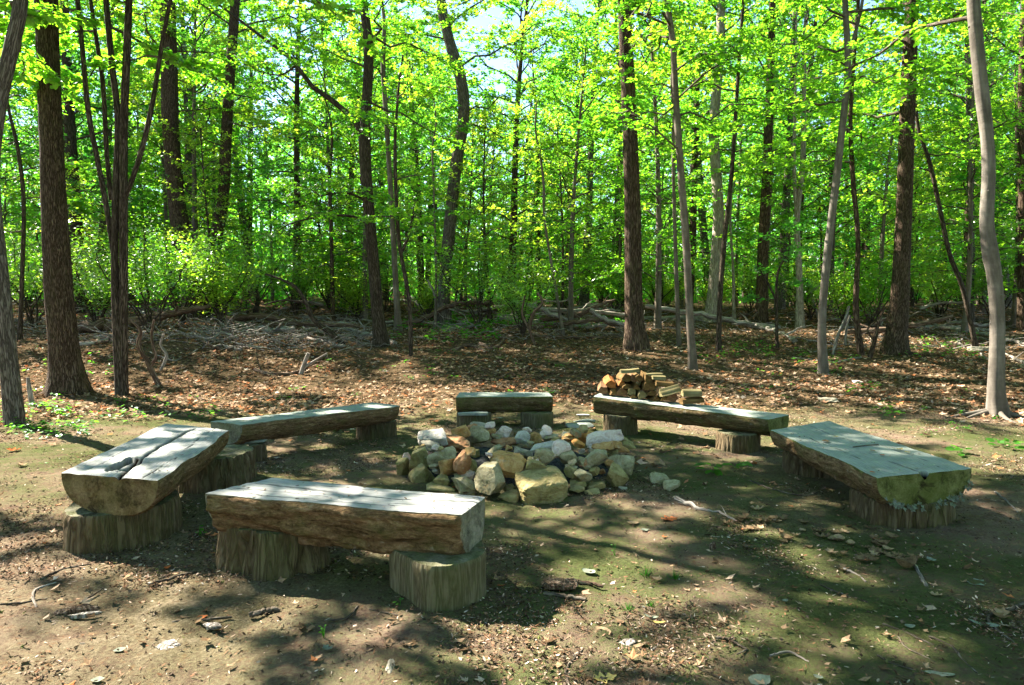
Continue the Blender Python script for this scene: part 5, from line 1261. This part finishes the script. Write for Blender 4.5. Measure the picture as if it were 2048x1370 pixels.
# brushwood: tangled twigs nobody could count
acc = Acc(); rng = np.random.RandomState(55)
def brush_zone(x0, x1, y0, y1, n, L, up=.35):
    for _ in range(n):
        g_ = at_g(rng.uniform(x0, x1), rng.uniform(y0, y1)); a_ = rng.rand() * 6.28; l_ = L * rng.uniform(.4, 1.2); m_ = 6
        d = np.array([math.cos(a_), math.sin(a_) * .6, up * rng.rand()]); t = np.linspace(0, 1, m_)[:, None]
        q = g_ + d * l_ * t + np.cumsum(rng.randn(m_, 3) * .05 * l_, 0); q[:, 2] = np.maximum(q[:, 2], ground_z(q[:, 0], q[:, 1]) + .01)
        r = rng.uniform(.005, .016); prisms(acc, q[:-1], q[1:], np.full(m_ - 1, r), np.full(m_ - 1, r * .85))
brush_zone(170, 470, 610, 690, 220, .9); brush_zone(400, 780, 640, 705, 260, .9); brush_zone(540, 760, 585, 640, 160, .9)
brush_zone(850, 1300, 605, 680, 300, 1.0); brush_zone(1280, 1620, 610, 665, 110, .9); brush_zone(1660, 2048, 600, 700, 240, .9); brush_zone(0, 160, 600, 680, 120, .9)
o = link('brushwood', acc.mesh('brushwood'), M['deadwood']); tag(o, 'tangle of grey dead twigs along the rise among the logs', 'brushwood', kind='stuff')

# ------------------------------------------------------------------ sticks on the clearing floor
ST = 'sticks on the clearing floor'
for args in [
 ([(1352, 1002, 13), (1380, 1012, 10), (1402, 1022, 8), (1440, 1028, 6), (1470, 1042, 4)], 'deadwood', 'knobbly pale forked stick in front of the fire ring', 2),
 ([(1822, 1122, 6), (1836, 1145, 7), (1853, 1176, 7)], 'deadwood', 'grey stick leaning beside the curled brown leaf on the right', 0),
 ([(1688, 1140, 6), (1712, 1150, 4), (1732, 1165, 4)], 'deadwood', 'small forked twig in the sun patch on the right', 2),
 ([(2055, 1206, 9), (2020, 1222, 8), (1978, 1233, 6), (1984, 1252, 6), (2030, 1288, 4)], 'twig', 'bent dark branch entering from the right edge', 2),
 ([(1766, 1250, 5), (1815, 1268, 4), (1868, 1292, 3)], 'twig', 'thin straight twig in the right foreground', 1),
 ([(1858, 1274, 4), (1905, 1296, 5), (1922, 1318, 5), (1954, 1348, 4)], 'twig', 'long kinked twig in the right foreground', 1),
 ([(1796, 1275, 3), (1812, 1295, 3), (1870, 1325, 3)], 'twig', 'short bent twig left of the long kinked one', 0),
 ([(1431, 1277, 6), (1456, 1280, 6), (1480, 1293, 5), (1493, 1300, 4), (1474, 1310, 3)], 'twig', 'hooked dark twig in the middle foreground', 0),
 ([(1540, 1313, 4), (1578, 1306, 5), (1618, 1324, 3)], 'deadwood', 'arched pale twig right of the hooked one', 1),
 ([(1140, 1378, 5), (1133, 1340, 5), (1172, 1295, 4), (1192, 1284, 3)], 'twig', 'bent stick at the bottom edge left of the yellow oak leaf', 0),
 ([(1398, 1340, 3), (1430, 1352, 3), (1465, 1368, 3)], 'twig', 'fine twig at the bottom right of middle', 0),
 ([(1755, 1312, 4), (1780, 1326, 4), (1830, 1342, 3)], 'twig', 'pale curled twig near the bottom right', 1),
 ([(82, 1160, 5), (122, 1142, 5), (180, 1130, 4)], 'twig', 'thin stick in the left foreground below the broad left bench', 1),
 ([(112, 1167, 4), (71, 1181, 5), (67, 1202, 5), (74, 1216, 4)], 'deadwood', 'hooked pale stick in the left foreground', 0),
 ([(296, 1172, 6), (338, 1160, 6), (393, 1144, 4)], 'twig', 'straight dark stick left of the front bench stump', 1),
 ([(318, 1159, 4), (350, 1148, 4), (378, 1136, 3)], 'twig', 'thin stick parallel to the straight dark one', 0),
 ([(160, 1208, 4), (185, 1192, 4), (206, 1178, 3)], 'twig', 'thin stick pointing right from the weathered wood chunk', 0),
 ([(345, 1247, 6), (400, 1242, 6), (464, 1236, 5)], 'twig', 'dark flat stick in the left foreground sun', 1),
 ([(498, 1234, 11), (528, 1228, 12), (558, 1221, 11)], 'twig', 'short mossy piece of branch below the front bench', 0),
 ([(655, 1242, 4), (692, 1238, 4), (716, 1214, 4)], 'twig', 'curved twig at the shadow edge below the front bench', 0),
 ([(738, 1220, 4), (765, 1226, 4), (796, 1232, 3)], 'twig', 'short twig just below the bare front stump', 0),
 ([(1150, 1168, 9), (1180, 1170, 8), (1206, 1176, 7)], 'deadwood_brown', 'short dark stick right of the bark slab', 1),
 ([(1088, 1190, 10), (1130, 1196, 9), (1172, 1203, 8)], 'twig', 'mossy stick lying below the bark slab', 1),
 ([(1500, 962, 3), (1560, 985, 4), (1612, 992, 3), (1640, 984, 2)], 'twig', 'thin branched twig left of the right bench', 3),
 ([(0, 1210, 4), (40, 1207, 4), (95, 1198, 3)], 'twig', 'thin stick at the left edge in the bright patch', 0),
 ([(1990, 985, 4), (2015, 1005, 4), (2035, 1025, 3)], 'deadwood', 'pale stick on the sunny ground right of the right bench', 0),
 ([(1560, 905, 4), (1600, 900, 3), (1640, 893, 3), ], 'twig', 'dark twig on the ground behind the right bench', 0),
 ([(1640, 1170, 3), (1690, 1192, 3), (1735, 1205, 3)], 'twig', 'thin twig below the small forked one', 1),
 ]:
    branch(args[0], args[1], args[2], 'stick', 'stick', ST, forks=args[3], rough=.15)
# twig and debris on the right bench top
q = np.array([at_z(a_, b_, .366) for a_, b_ in [(1706, 894), (1730, 891), (1757, 889)]]); acc = Acc(); tube(acc, spline(q, 10), .004, 6)
solo('twig', acc, M['twig'], q[0], 'dark twig lying on top of the right bench', 'twig')

# ------------------------------------------------------------------ single dead leaves
def dead_leaf(px, py, w_, mat, label, shape='oak', rz=None, curl=.25, z=None, lift=0.006, group=None, name='dead_leaf', fixed=None):
    rng = np.random.RandomState(int(px * 5 + py)); p = at_g(px, py) if z is None else at_z(px, py, z)
    L = w_ * p[1] / F * 1.15; rz = rng.rand() * 6.28 if rz is None else rz
    n = 22; t = np.linspace(0, 1, n)
    if shape == 'oak': wd = .30 * np.sin(PI * t ** .8) ** .8 * (1 + .45 * np.sin(t * 19)) 
    elif shape == 'oval': wd = .36 * np.sin(PI * t ** .85) ** .9 * (1 + .05 * np.sin(t * 50))
    else: wd = .16 * np.sin(PI * t ** .8)
    wd = np.maximum(wd, .006); V = []
    c, s = math.cos(rz), math.sin(rz)
    for k in range(n):
        for m_ in (-1, -.5, 0, .5, 1):
            x, y = (t[k] - .5) * L, m_ * wd[k] * L
            zz = L * (curl * (abs(m_) ** 2) * wd[k] + curl * .55 * (2 * t[k] - 1) ** 2 + .02 * math.sin(t[k] * 9 + m_ * 2 + px))
            V.append((p[0] + c * x - s * y, p[1] + s * x + c * y, p[2] + lift + zz))
    i, j = np.meshgrid(np.arange(n - 1), np.arange(4), indexing='ij'); a = i * 5 + j
    acc = Acc(); acc.add(V, np.stack([a, a + 5, a + 6, a + 1], -1))
    return solo(name, acc, M[mat], p, label, 'leaf', group)
for a_ in [
 (1177, 1146, 28, 'dl_pale', 'pale green-grey leaf above the bark slab', 'oval', 2.5, .2), (1204, 1266, 40, 'dl_tan', 'large tan leaf in the middle foreground', 'oval', 2.2, .15),
 (1210, 1361, 44, 'dl_yellow', 'yellow-tan oak leaf at the bottom edge', 'oak', .2, .2), (1520, 1364, 50, 'dl_pale', 'pale green leaf at the bottom edge right of middle', 'oval', .5, .1),
 (1953, 1168, 38, 'dl_pale', 'broad pale green leaf in the right foreground', 'oak', .4, .12), (1314, 1161, 20, 'dl_tan', 'small curled tan leaf right of the bark slab', 'oval', 2.6, .35),
 (1302, 1237, 28, 'dl_pale', 'narrow pale leaf with yellow lichen near the middle foreground', 'long', 2.6, .3), (1316, 1248, 26, 'dl_yellow', 'yellow mottled bark flake beside the narrow pale leaf', 'long', 2.9, .3),
 (1812, 1137, 46, 'dl_brown', 'big curled brown leaf beside the leaning grey stick', 'oval', .4, .75), (1862, 1122, 20, 'dl_pale', 'small pale leaf right of the big curled brown one', 'oval', 1.7, .25),
 (1870, 1192, 22, 'dl_tan', 'grey-tan leaf below the leaning grey stick', 'oak', 2.4, .3), (1968, 1252, 48, 'dl_pale', 'long grey leaf by the bent branch at the right', 'long', 2.6, .2),
 (1876, 1351, 54, 'dl_pale', 'long pale blade lying near the bottom right corner', 'long', 2.9, .1), (1636, 1358, 18, 'dl_pale', 'little pale leaf near the bottom edge at right', 'oval', 2.4, .3),
 (1265, 1048, 22, 'dl_tan', 'sunlit tan leaf in front of the fire ring', 'oval', 2.8, .2), (1290, 1062, 16, 'dl_pale', 'small pale leaf right of the sunlit tan one', 'oval', .3, .2),
 (1340, 1040, 34, 'dl_red', 'russet leaf beside the knobbly forked stick', 'oak', .3, .15), (28, 902, 24, 'dl_red', 'bright orange dead leaf at the left edge', 'oak', .2, .3),
 (655, 1301, 24, 'dl_pale', 'whitish curled leaf in the left foreground', 'oak', 2.5, .4), (240, 1302, 22, 'dl_pale', 'grey flat leaf in the left foreground shade', 'oval', .6, .1),
 (196, 1362, 24, 'dl_pale', 'pale leaf at the bottom left', 'oval', .3, .1), (405, 1237, 18, 'dl_red', 'small russet leaf above the dark flat stick', 'oval', .5, .2),
 (335, 1138, 14, 'dl_red', 'reddish leaf at the tip of the left bench shadow', 'oval', 1.2, .4), (150, 970, 30, 'dl_pale', 'pale crumpled leaf left of the broad left bench', 'oak', .3, .3),
 (1280, 1292, 34, 'dl_tan', 'small weathered wood-grey leaf below the large tan one', 'long', .5, .05), (2000, 1236, 40, 'dl_tan', 'crumpled leaf heap at the right edge', 'oak', .7, .6),
 (1000, 838, 14, 'dl_pale', 'pale leaf behind the rear rim of the ring', 'oval', .4, .3), (1010, 782, 14, 'dl_red', 'orange leaf behind the short back bench', 'oval', .4, .5),
 (1820, 1255, 20, 'dl_pale', 'mint-pale leaf between the right foreground twigs', 'oval', .1, .15), (1570, 1205, 14, 'dl_pale', 'tiny grey leaf in the shaded middle right', 'oval', .5, .4),
 ]: dead_leaf(*a_)
rng = np.random.RandomState(91)
for k in range(58):
    u = rng.rand(); x = 1475 + 345 * u + rng.randn() * 22; y = 1045 + 75 * u + rng.randn() * 17
    dead_leaf(x, y, rng.uniform(15, 29), ['dl_brown', 'dl_brown', 'dl_brown', 'dl_tan'][rng.randint(4)], 'curled brown leaf in the drift of dead leaves before the right bench', 'oak' if rng.rand() > .4 else 'oval', None, rng.uniform(.25, .6), group='drift of dead leaves before the right bench')
for k, (a_, b_, w_, m_) in enumerate([(1652, 883, 18, 'dl_brown'), (1800, 899, 14, 'dl_yellow'), (1745, 902, 12, 'dl_tan'), (1765, 911, 10, 'dl_red'), (1815, 905, 10, 'dl_yellow'), (1745, 945, 10, 'dl_red'), (1672, 874, 9, 'dl_yellow')]):
    dead_leaf(a_, b_, w_, m_, ['brown leaf far down the right bench top', 'yellow leaf near the sunny edge of the right bench top', 'tan leaf halfway along the right bench top', 'small russet leaf in the middle of the right bench top', 'second yellow leaf right of the middle of the bench top', 'russet crumb at the near left corner of the right bench top', 'small yellow leaf by the brown one on the right bench top'][k], 'oval', None, .15, z=.366, lift=.003)
# green leaves lying
dead_leaf(88, 928, 14, 'sprout', 'fresh green leaf lying at the left of the broad left bench', 'oval', .4, .1, name='green_leaf')
# weathered chunk, bark slab, chips
def chunk(px, py, w_, h_, dep, mat, label, rz=0., name='wood_chunk', cat='wood', box=.8):
    p = at_g(px, py); s = p[1] / F; V, T = stone_mesh(w_ * s, dep, h_ * s, int(px), cuts=6, rough=.14, box=box)
    c, q = math.cos(rz), math.sin(rz); V = V @ np.array([[c, q, 0], [-q, c, 0], [0, 0, 1]]); V[:, 2] -= V[:, 2].min() + .006
    acc = Acc(); acc.add(V + p, T=T); return solo(name, acc, M[mat], p, label, cat, smooth=False)
chunk(1122, 1180, 74, 24, .10, 'deadwood_brown', 'thick slab of broken bark in the middle foreground', .1, 'bark_slab', 'bark')
chunk(150, 1224, 84, 13, .05, 'deadwood_brown', 'weathered curled wood chunk in the sunny left foreground', .35)
chunk(168, 1232, 60, 9, .03, 'deadwood', 'thin splinter lying against the weathered wood chunk', .2)
chunk(780, 1334, 20, 10, .10, 'st_grey', 'pale blue-grey bark chip at the bottom left of middle', .2, 'bark_chip', 'bark')
chunk(1256, 1288, 34, 9, .05, 'deadwood', 'little square wood chip right of the large tan leaf', .5, 'wood_chip')
chunk(1425, 1098, 13, 15, .03, 'deadwood_brown', 'short upright bit of branch in the sun patch at the middle right', .4, 'wood_chip')
chunk(334, 1292, 34, 9, .10, 'deadwood', 'grey half-buried stub in the left foreground shade', 1.0, 'wood_chunk')
chunk(425, 1255, 34, 10, .05, 'deadwood', 'pale flat chip below the dark flat stick', .5, 'wood_chip')
chunk(1480, 838, 44, 8, .2, 'st_teal', 'flat greenish stone behind the firewood bench', 0., 'stone', 'stone')
chunk(1425, 835, 30, 6, .2, 'st_grey', 'flat grey stone left of the greenish one behind the firewood bench', 0., 'stone', 'stone')
chunk(1712, 768, 16, 8, .2, 'st_pink', 'pinkish stone in the leaf litter right of the sinuous trunk', 0., 'stone', 'stone')
chunk(1655, 803, 36, 8, .2, 'st_grey', 'broad grey stone in the litter behind the right bench', 0., 'stone', 'stone')
chunk(1950, 702, 44, 9, .3, 'st_grey', 'grey flat rock left of the broken log end', 0., 'stone', 'stone')

# ------------------------------------------------------------------ litter, moss crumbs, ground cover
def scatter_leaves(n, xf, yr, size, mat, name, label, seed, keep, shape='maple', curl=.5, tilt=.35, power=1.0, lift=.006):
    rng = np.random.RandomState(seed); lv = Acc()
    y = yr[0] + (yr[1] - yr[0]) * rng.rand(n) ** power; x = rng.uniform(-1, 1, n) * (xf * y + 1.5)
    k = keep(x, y, rng); x, y = x[k], y[k]; n = len(x)
    P = np.stack([x, y, ground_z(x, y) + lift + rng.rand(n) * lift * 2], -1)
    a_ = rng.rand(n) * 6.28; D = np.stack([np.cos(a_), np.sin(a_), rng.randn(n) * tilt * .6], -1)
    N = np.stack([rng.randn(n) * tilt, rng.randn(n) * tilt, np.ones(n)], -1)
    leaves(lv, P, D, N, size * rng.uniform(.5, 1.3, n), shape, fold=.35, curl=curl)
    o = link(name, lv.mesh(name, smooth=False, grain=False), M[mat]); tag(o, label, name.replace('_', ' '), kind='stuff')
def litter_keep(x, y, rng):
    edge = 8.9 + 1.1 * fbm(p3(x * .45, x * 0), 61, 2) - .9 * sstep((-x - 2.2) / 2.5) - .3 * sstep((x - 4) / 3)
    p = .02 + .98 * sstep((y - edge + .5) / 1.6)
    p = p * (.35 + .65 * sstep((fbm(p3(x * .9, y * .9), 62, 3) + .55) / .8))
    return rng.rand(len(x)) < p
scatter_leaves(120000, .80, (6.0, 27), .085, 'litter', 'leaf_litter', 'brown and russet fallen leaves carpeting the slope', 301, litter_keep, power=1.15)
def crumb_keep(x, y, rng):
    return rng.rand(len(x)) < .12 + .88 * sstep((fbm(p3(x * 1.3, y * 1.3), 63, 3) + .25) / .7)
scatter_leaves(120000, .78, (1.7, 9.5), .021, 'crumbs', 'leaf_crumbs', 'crumbled bits of leaf and bark strewn on the bare soil', 302, crumb_keep, shape='long', curl=.4, tilt=.5, power=1.25, lift=.002)
scatter_leaves(70000, .78, (1.7, 9.5), .034, 'crumbs', 'twig_bits', 'fine twig ends and bark slivers strewn on the bare soil', 305, crumb_keep, shape='sliver', curl=.15, tilt=.2, power=1.25, lift=.002)
scatter_leaves(1500, .78, (2.2, 9.5), .05, 'litter', 'scattered_leaves', 'small dry leaf pieces scattered over the clearing floor', 303, lambda x, y, r: r.rand(len(x)) < .9, curl=.6, tilt=.3, power=1.1, lift=.004)
scatter_leaves(60000, .78, (1.7, 9.5), .020, 'clods', 'soil_crumbs', 'loose crumbs of dark soil on the trodden clearing', 306, crumb_keep, shape='maple', curl=1.2, tilt=.6, power=1.25, lift=.003)
for (th_, Pt_, L_), n_, lb_ in ((B_FRONT, 90, 'dry leaf crumbs strewn on the front bench top'), (B_RIGHT, 110, 'dry leaf crumbs and catkins strewn on the right bench top'), (B_LEFT, 45, 'dry leaf crumbs on the left bench top'), (B_BACKL, 40, 'dry leaf crumbs on the back left bench top')):
    rb = np.random.RandomState(n_); lv = Acc(); i_ = rb.randint(4, Pt_.shape[0] - 4, n_); j_ = rb.randint(3, Pt_.shape[1] - 3, n_)
    a_ = rb.rand(n_) * 6.28; Pp = Pt_[i_, j_] + np.array([0, 0, .003])
    leaves(lv, Pp, np.stack([np.cos(a_), np.sin(a_), rb.randn(n_) * .1], -1), np.stack([rb.randn(n_) * .2, rb.randn(n_) * .2, np.ones(n_)], -1), rb.uniform(.008, .028, n_), 'long', fold=.3, curl=.3)
    o = link('leaf_crumbs', lv.mesh('leaf_crumbs', smooth=False, grain=False), M['crumbs']); tag(o, lb_, 'leaf crumbs', kind='stuff')
# lichen crust on the lower rim of the right bench's near end
seat6 = [c for c in B_RIGHT[0].children if c.name.startswith('seat')][0]
lv = Acc(); rb = np.random.RandomState(5); me_ = seat6.data; co_ = np.zeros(len(me_.vertices) * 3); me_.vertices.foreach_get('co', co_); co_ = co_.reshape(-1, 3) + np.array(B_RIGHT[0].location)
und = co_[150 * 70:150 * 70 + 150 * 44].reshape(150, 44, 3)[0, 12:38]
n_ = 130; k_ = rb.randint(0, len(und), n_); Pp = und[k_] + rb.randn(n_, 3) * .012 + np.array([0, -.012, -.004])
leaves(lv, Pp, rb.randn(n_, 3), np.stack([rb.randn(n_) * .5, -np.ones(n_), rb.rand(n_)], -1), rb.uniform(.015, .04, n_), 'maple', fold=.5, curl=.4)
link('lichen', lv.mesh('lichen', origin=tuple(B_RIGHT[0].location), smooth=False, grain=False), M['dl_pale'], seat6)
# green ground cover
def cover(zones, name, label, seed, mat, size=.06, h=.10):
    rng = np.random.RandomState(seed); lv = Acc()
    for x0, x1, y0, y1, n in zones:
        cs = max(3, n // 9)
        for _ in range(cs):
            g_ = at_g(rng.uniform(x0, x1), rng.uniform(y0, y1)); m_ = rng.randint(5, 14)
            a_ = rng.rand(m_) * 6.28; P = g_ + np.stack([np.cos(a_) * rng.rand(m_) * .09, np.sin(a_) * rng.rand(m_) * .09, h * (.25 + .75 * rng.rand(m_))], -1)
            D = np.stack([np.cos(a_), np.sin(a_), rng.randn(m_) * .2 - .1], -1); N = np.stack([rng.randn(m_) * .3, rng.randn(m_) * .3, np.ones(m_)], -1)
            leaves(lv, P, D, N, size * rng.uniform(.6, 1.3, m_), 'beech')
    o = link(name, lv.mesh(name, smooth=False, grain=False), M[mat]); tag(o, label, 'ground cover', kind='stuff')
cover([(0, 200, 815, 880, 420), (200, 430, 800, 850, 160), (0, 120, 790, 820, 80), (60, 250, 700, 800, 120)], 'ground_cover', 'low bright green seedlings around the bowed trunk at the left', 401, 'sprout', .055)
cover([(870, 1250, 622, 660, 1700), (780, 1000, 640, 690, 500), (440, 700, 605, 625, 500), (0, 400, 600, 640, 400)], 'ground_cover', 'ferny green ground cover below the fallen logs', 402, 'sprout', .10, .22)
cover([(1800, 1960, 670, 720, 420), (1450, 1560, 690, 715, 220), (1590, 1720, 700, 750, 140), (1700, 1760, 770, 790, 40), (1760, 1830, 820, 845, 60), (1380, 1460, 690, 720, 100)], 'ground_cover', 'patches of green seedlings on the sunny slope at the right', 403, 'sprout', .06, .12)
cover([(950, 1150, 775, 800, 70), (640, 900, 720, 760, 90), (850, 1200, 700, 760, 160), (1300, 1700, 720, 800, 160), (500, 760, 780, 800, 40), (1850, 2048, 780, 900, 90)], 'ground_cover', 'scattered tiny green sprouts behind the benches', 404, 'sprout', .045, .07)
# single seedlings and grass tufts
def seedling(px, py, w_, label, k=7, kind='leaf'):
    rng = np.random.RandomState(int(px + py)); p = at_g(px, py); R = w_ * p[1] / F / 2; lv = Acc(); a_ = rng.rand(k) * 6.28
    th = thing('seedling' if kind == 'leaf' else 'grass_tuft', label, 'plant', p)
    if kind == 'leaf':
        P = p + np.stack([np.cos(a_) * R * rng.rand(k) * .7, np.sin(a_) * R * rng.rand(k) * .7, .02 + .05 * rng.rand(k)], -1)
        st = Acc(); prisms(st, np.repeat(p[None] - [0, 0, .01], k, 0), P, np.full(k, .002), np.full(k, .001))
        obj('stems', st, M['sprout'], th)
        D = np.stack([np.cos(a_), np.sin(a_), rng.randn(k) * .2], -1); N = np.stack([rng.randn(k) * .35, rng.randn(k) * .35 - .3, np.ones(k)], -1)
        leaves(lv, P, D, N, R * .75 * rng.uniform(.6, 1.2, k), 'beech'); nm = 'leaves'
    else:
        k = 40; a_ = rng.rand(k) * 6.28; rr_ = R * rng.rand(k)
        P = p + np.stack([np.cos(a_) * rr_ * .4, np.sin(a_) * rr_ * .4, -.004 + 0 * a_], -1)
        B = P + np.stack([np.cos(a_) * rr_, np.sin(a_) * rr_, R * rng.uniform(.5, 1.3, k)], -1)
        prisms(lv, P, B, np.full(k, .0014), np.full(k, .0004)); nm = 'blades'
    link(nm, lv.mesh(nm, origin=tuple(th.location), smooth=False, grain=False), M['sprout'], th)
for a_ in [(800, 1213, 24, 'single bright green leafy sprout at the foot of the bare front stump', 4), (1425, 945, 60, 'green seedling between the fire ring and the right bench', 12), (1475, 938, 50, 'second green seedling nearest the right bench', 10),
           (398, 1072, 28, 'tiny green sprout between the left and front benches', 6), (648, 1273, 22, 'little green sprout in the left foreground sun', 5), (1255, 868, 18, 'green sprout right of the ring by the firewood bench', 5),
           (1792, 922, 26, 'green sprig lying on the right bench', 0), (2010, 895, 60, 'green seedling at the right edge beyond the right bench', 12), (1230, 1112, 16, 'small green sprout in the middle sun patch', 5), (1925, 910, 50, 'green seedlings behind the right bench', 9), (405, 905, 16, 'sprout by the stump of the back left bench', 5)]:
    if a_[4]: seedling(*a_[:4], k=a_[4])
for a_ in [(1256, 1222, 30, 'grass tuft below the bark slab'), (1292, 1150, 34, 'thin grass tuft right of the bark slab'), (1302, 1212, 20, 'small grass tuft beside the larger one'), (1350, 1158, 30, 'sparse grass tuft by the small curled tan leaf')]:
    seedling(*a_, kind='grass')
